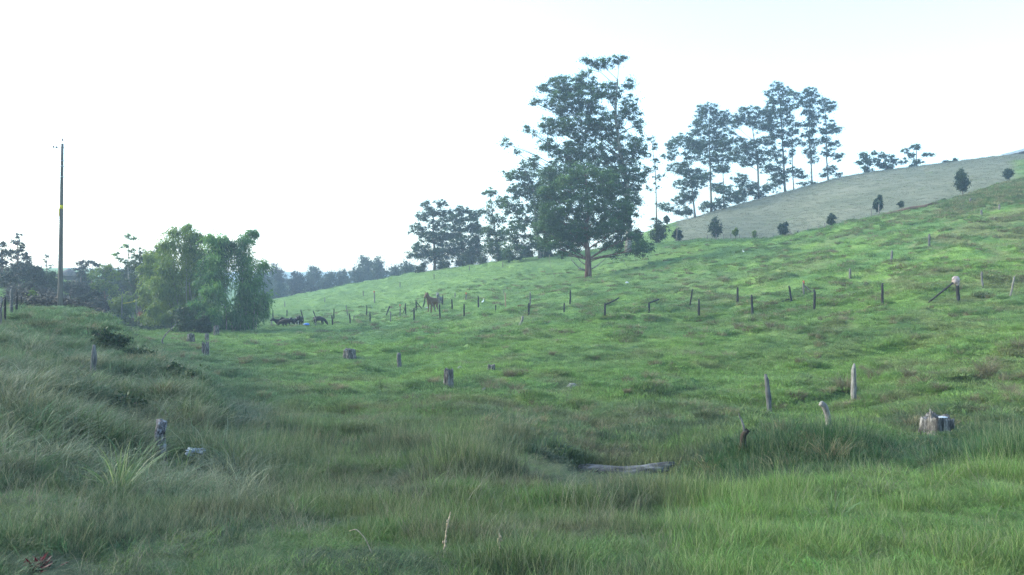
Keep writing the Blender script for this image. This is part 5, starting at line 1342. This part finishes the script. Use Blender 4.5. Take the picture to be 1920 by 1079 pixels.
for k, (px, py, w, h, lb) in enumerate(((1585, 735, 50, 45, 'large straw tussock left of the pale pointed post'), (1640, 712, 44, 34, 'straw tussock right of the pale pointed post'), (1706, 708, 30, 22, 'small brown tussock below and right of the straw one'),
        (1850, 705, 56, 46, 'largest straw tussock near the right edge'), (1888, 742, 44, 38, 'straw tussock below the largest one at the right edge'), (1910, 655, 36, 32, 'brown tussock cut by the right edge'), (1760, 735, 40, 26, 'low straw tussock left of the largest one'),
        (1525, 690, 28, 26, 'green-brown tussock above the two tall grey posts'), (1512, 712, 34, 20, 'dark green tussock between the two tall grey posts'), (1175, 738, 18, 14, 'small brown tussock right of the flat pale rock'),
        (1385, 616, 28, 18, 'straw tussock below the knobbly black post'), (1444, 615, 28, 20, 'straw tussock below the stepped-top post'), (1570, 627, 24, 16, 'brown tussock alone in the green middle of the right slope'),
        (1116, 677, 14, 12, 'tiny brown tussock in the open middle of the slope'), (1035, 668, 14, 14, 'small brown tussock left of the tiny one'), (956, 706, 40, 24, 'wide straw tussock right of the squat stump'))):
    tuss(px, py, w, h, 'dryg' if 'green' not in lb else 'lightgrass', lb, 100 + k)
# single stalks rising at the bottom edge
def stalk(pts, Y, r, label, knots=0):
    p = np.array([P(a, b, Y) for a, b in pts]); p[0][2] = zg1(p[0][0], Y)
    t = np.linspace(0, 1, len(p)); tt = np.linspace(0, 1, 20)
    q = np.stack([np.interp(tt, t, p[:, i]) for i in range(3)], -1)
    ker = np.array([1, 2, 1.]) / 4
    for i in range(3): q[1:-1, i] = np.convolve(q[:, i], ker, 'valid')
    G = Geo(); G.tube(q, np.linspace(r, r * .45, 20), 5)
    for k in range(knots):
        c = q[int(19 * (0.35 + .62 * k / knots))]; d = rng.normal(0, 1, 3) * [1, 1, .5]
        G.ball(c + d * .006, (.007, .006, .010), 5, 4, jit=.2)
    tag(G.build('dry_stalk', M['straw'], origin=p[0]), label, 'dry stalk', 'dry stalks at the bottom of the photo')
stalk([(826, 1085), (832, 1040), (836, 1000), (845, 960)], 5.0, .006, 'straight tan stalk with a rough seed head, bottom centre', 14)
stalk([(940, 1085), (939, 1050), (937, 1020), (936, 1000)], 4.9, .006, 'knobbly tan stalk with small spikes, right of the straight one', 18)
stalk([(708, 1085), (700, 1045), (685, 1010), (668, 992), (655, 996)], 5.0, .005, 'pale stalk bending over to the left at its tip')
stalk([(805, 1085), (792, 1062), (780, 1046)], 4.8, .005, 'short pale stalk leaning left, bottom centre')
stalk([(1020, 1085), (1050, 1060), (1072, 1042)], 4.9, .004, 'thin pale stem leaning right at the bottom')

# ---------------------------------------------------------------- animals
def skinned(name, verts, edges, radii, mat, parent=None, origin=(0, 0, 0), sub=2, root_i=0):
    me = bpy.data.meshes.new(name); me.from_pydata([tuple(v) for v in verts], edges, [])
    me.materials.append(mat)
    o = bpy.data.objects.new(name, me); COL.objects.link(o)
    me.skin_vertices or None
    md = o.modifiers.new('skin', 'SKIN')
    if not me.skin_vertices:
        a = me.attributes.get('skin') 
    sv = me.skin_vertices[0].data
    for i, r in enumerate(radii):
        sv[i].radius = (r, r) if not isinstance(r, tuple) else r
        sv[i].use_root = (i == root_i)
    md.use_smooth_shade = True
    sb = o.modifiers.new('smooth', 'SUBSURF'); sb.levels = sub; sb.render_levels = sub
    if parent: o.parent = parent
    else: o.location = origin
    return o
def quadruped(pos, heading, H, kind, label, mat, pose='stand', group=None):
    """local x = forward. H = height at the withers. One continuous body mesh; hair pieces are children."""
    horse = kind == 'horse'
    leg = H * (.58 if horse else .50)
    Lb = H * (1.0 if horse else 1.12)
    bz = leg + H * .20
    V, E, R = [], [], []
    def add(v, r, link=None):
        V.append(v); R.append(r)
        if link is not None: E.append((link, len(V) - 1))
        return len(V) - 1
    bw = H * (.19 if horse else .25)
    pel = add((-Lb * .40, 0, bz + H * .06), (bw * .95, bw * .95))
    b1 = add((-Lb * .14, 0, bz - H * .01), (bw * 1.08, bw * 1.12), pel)
    b2 = add((Lb * .14, 0, bz - H * .02), (bw * 1.05, bw * 1.15), b1)
    sh = add((Lb * .38, 0, bz + H * .03), (bw * .92, bw * 1.05), b2)
    if pose == 'graze':
        nk = [(Lb * .58, 0, bz - H * .12), (Lb * .74, 0, bz - H * .40)]; hd = [(Lb * .80, 0, H * .16), (Lb * .96, 0, H * .04)]
    elif horse:
        nk = [(Lb * .54, 0, bz + H * .17), (Lb * .68, 0, bz + H * .33)]; hd = [(Lb * .77, 0, bz + H * .42), (Lb * 1.02, 0, bz + H * .20)]
    else:
        nk = [(Lb * .56, 0, bz + H * .10), (Lb * .68, 0, bz + H * .20)]; hd = [(Lb * .78, 0, bz + H * .24), (Lb * 1.0, 0, bz + H * .06)]
    n1 = add(nk[0], bw * (.78 if horse else .62), sh); n2 = add(nk[1], bw * .58, n1)
    h1 = add(hd[0], bw * (.50 if horse else .52), n2); mid = [(a + b) / 2 for a, b in zip(*hd)]
    h2 = add(mid, bw * .40, h1); h3 = add(hd[1], bw * (.29 if horse else .36), h2)
    for sy in (-1, 1):   # ears (and horns)
        e = add((hd[0][0] - .01 * H, sy * bw * .38, hd[0][2] + bw * .42), bw * .12, h1)
        add((hd[0][0] - .02 * H, sy * bw * (.5 if horse else .7), hd[0][2] + bw * (.95 if horse else .38)), bw * .06, e)
    st = rng.uniform(-.04, .04, 4) * H
    for k, (xx, src) in enumerate(((-.42, pel), (.34, sh))):
        for sy in (-1, 1):
            y = sy * bw * .62; d = st[k * 2 + (sy > 0)]
            x0 = xx * Lb
            if k == 0:
                a = add((x0 + .02 * H, y, leg * .98), bw * .58, src); b = add((x0 + .08 * H + d * .4, y, leg * .68), bw * .34, a)
                c = add((x0 - .07 * H + d * .7, y, leg * .42), bw * .22, b); f = add((x0 - .03 * H + d, y, leg * .10), bw * .17, c)
            else:
                a = add((x0 + .02 * H, y, leg * .95), bw * .46, src); b = add((x0 - .02 * H + d * .3, y, leg * .72), bw * .30, a)
                c = add((x0 + .01 * H + d * .7, y, leg * .42), bw * .22, b); f = add((x0 + d, y, leg * .10), bw * .16, c)
            add((f and V[f][0] + .03 * H, y, .015 * H), bw * .20, f)
    tl = add((-Lb * .40 - bw * .95, 0, bz + H * .10), bw * .16, pel)
    t2 = add((-Lb * .40 - bw * 1.25, 0, bz - H * .12), bw * .09, tl); t3 = add((-Lb * .40 - bw * 1.25, 0, leg * .55), bw * (.16 if horse else .09), t2)
    body = skinned(kind, V, E, R, mat, origin=pos)
    body.rotation_euler = (0, 0, heading)
    tag(body, label, kind, group)
    if horse:
        G = Geo()
        a, b, c_ = np.array([Lb * .42, 0, bz + H * .22]), np.array(nk[0]) + [-.06 * H, 0, .10 * H], np.array(nk[1]) + [-.07 * H, 0, .07 * H]
        G.tube([a, b, c_, np.array(hd[0]) + [.0, 0, bw * .5]], [.03 * H, .05 * H, .05 * H, .03 * H], 6, .3)
        m = G.build('mane', M['mane'], None); m.parent = body
    return body
# horses
ph = hit(816, 590); Yh_ = hit(813, 585)[1]
s = Yh_ / F
def gpos(px, Y): x = (px - 960) / F * Y; return (x, Y, zg1(x, Y))
Hh = 29 * s * 1.0
quadruped(gpos(811, Yh_), math.radians(245), min(1.75, Hh), 'horse', 'brown horse with dark mane standing half turned towards us behind the leaning white pole', M['brown_horse'], 'stand', 'two horses behind the fence line')
Yg = hit(824, 576)[1]
quadruped(gpos(824, Yg), math.radians(262), 21 * Yg / F, 'horse', 'dark grey horse with a pale face, standing right of the brown one', M['grey_horse'], 'stand', 'two horses behind the fence line')
# cattle
Yc = hit(600, 609)[1]
GC = 'cattle huddled by the bamboo'
quadruped(gpos(598, Yc), math.radians(-12), 17 * Yc / F, 'cow', 'solid black cow grazing alone right of the blue plastic', M['cow'], 'graze')
for px, dY, hd, mt, lb, pz in ((527, 1.5, 200, 'cow', 'black cow at the left end of the huddle, in the shade of the bamboo', 'stand'), (536, -.5, 170, 'cow', 'black cow second from the left in the huddle', 'graze'), (544, 1.2, 185, 'cow', 'black cow in the middle of the huddle', 'stand'),
                       (551, -.3, 262, 'pied', 'black and white cow just right of the middle of the huddle', 'stand'), (557, 1.3, 285, 'pied', 'black and white cow second from the right in the huddle', 'stand'), (563, .2, 275, 'pied', 'black and white cow at the right end of the huddle', 'stand')):
    Y = Yc + dY
    quadruped(gpos(px, Y), math.radians(hd), 18.0 * Y / F, 'cow', lb, M[mt], pz, GC)
# egrets
def egret(px, py, hpx, label, head=0.5, wide=1.0):
    p = hit(px, py); s = p[1] / F; H = hpx * s
    V = [(0, 0, .42 * H), (-.22 * H, 0, .34 * H), (.14 * H, 0, .52 * H), (.17 * H, 0, .70 * H), (.10 * H, 0, .84 * H), (.17 * H, 0, .93 * H), (.25 * H, 0, .92 * H)]
    E = [(0, 1), (0, 2), (2, 3), (3, 4), (4, 5), (5, 6)]
    R = [.13 * H * wide, .06 * H, .09 * H * wide, .045 * H, .038 * H, .05 * H, .03 * H]
    b = skinned('egret', V, E, R, M['feather'], origin=tuple(p)); b.rotation_euler = (0, 0, head)
    tag(b, label, 'egret', 'white egrets on the slope')
    G = Geo(); G.tube([(.26 * H, 0, .92 * H), (.40 * H, 0, .88 * H)], [.02 * H, .004 * H], 6); G.build('beak', M['beak'], None).parent = b
    for y in (-.04, .04):
        G = Geo(); G.tube([(0, y * H, .36 * H), (.02 * H, y * H, .18 * H), (0, y * H, -.02 * H)], .015 * H, 5); G.build('leg', M['dark_feather'], None).parent = b
egret(905, 571, 11, 'white egret standing in rough grass right of the thick black post', .6)
egret(1394, 476, 8, 'white egret standing high on the green slope below the mown field', 2.6)
# bird in the air
c = P(154.5, 361, 60)
G = Geo(); V = [(-.12, 0, 0), (0, 0, .01), (.10, 0, 0)]
G.tube([c + [-.02, -.1, 0], c + [0, 0, .01], c + [.02, .12, 0]], [.006, .035, .01], 7)
for sx in (-1, 1):
    w = np.array([[0, -.03, .01], [sx * .09, -.05, .09], [sx * .17, .03, .12], [sx * .08, .05, .07], [0, .05, .01]]) + c
    G.add(np.vstack([w, w + [0, 0, .008]]), [[0, 1, 3, 4], [9, 8, 6, 5], [1, 2, 3, 1], [8, 7, 6, 8]])
tag(G.build('bird', M['dark_feather'], origin=c), 'tiny dark bird flying in the white sky right of the utility pole', 'bird')

# ---------------------------------------------------------------- haze
def haze():
    G = Geo(); G.box((0, 545, 20), (2900, 1330, 150))
    m = bpy.data.materials.new('haze_air'); m.use_nodes = True; nt = m.node_tree; nt.nodes.clear()
    o_ = nt.nodes.new('ShaderNodeOutputMaterial'); v = nt.nodes.new('ShaderNodeVolumePrincipled')
    v.inputs['Color'].default_value = (0.60, 0.80, 1.0, 1); v.inputs['Density'].default_value = 0.0009; v.inputs['Anisotropy'].default_value = 0.35
    nt.links.new(v.outputs[0], o_.inputs['Volume'])
    o = G.build('haze', m, smooth=False)
    tag(o, kind='stuff')
haze()
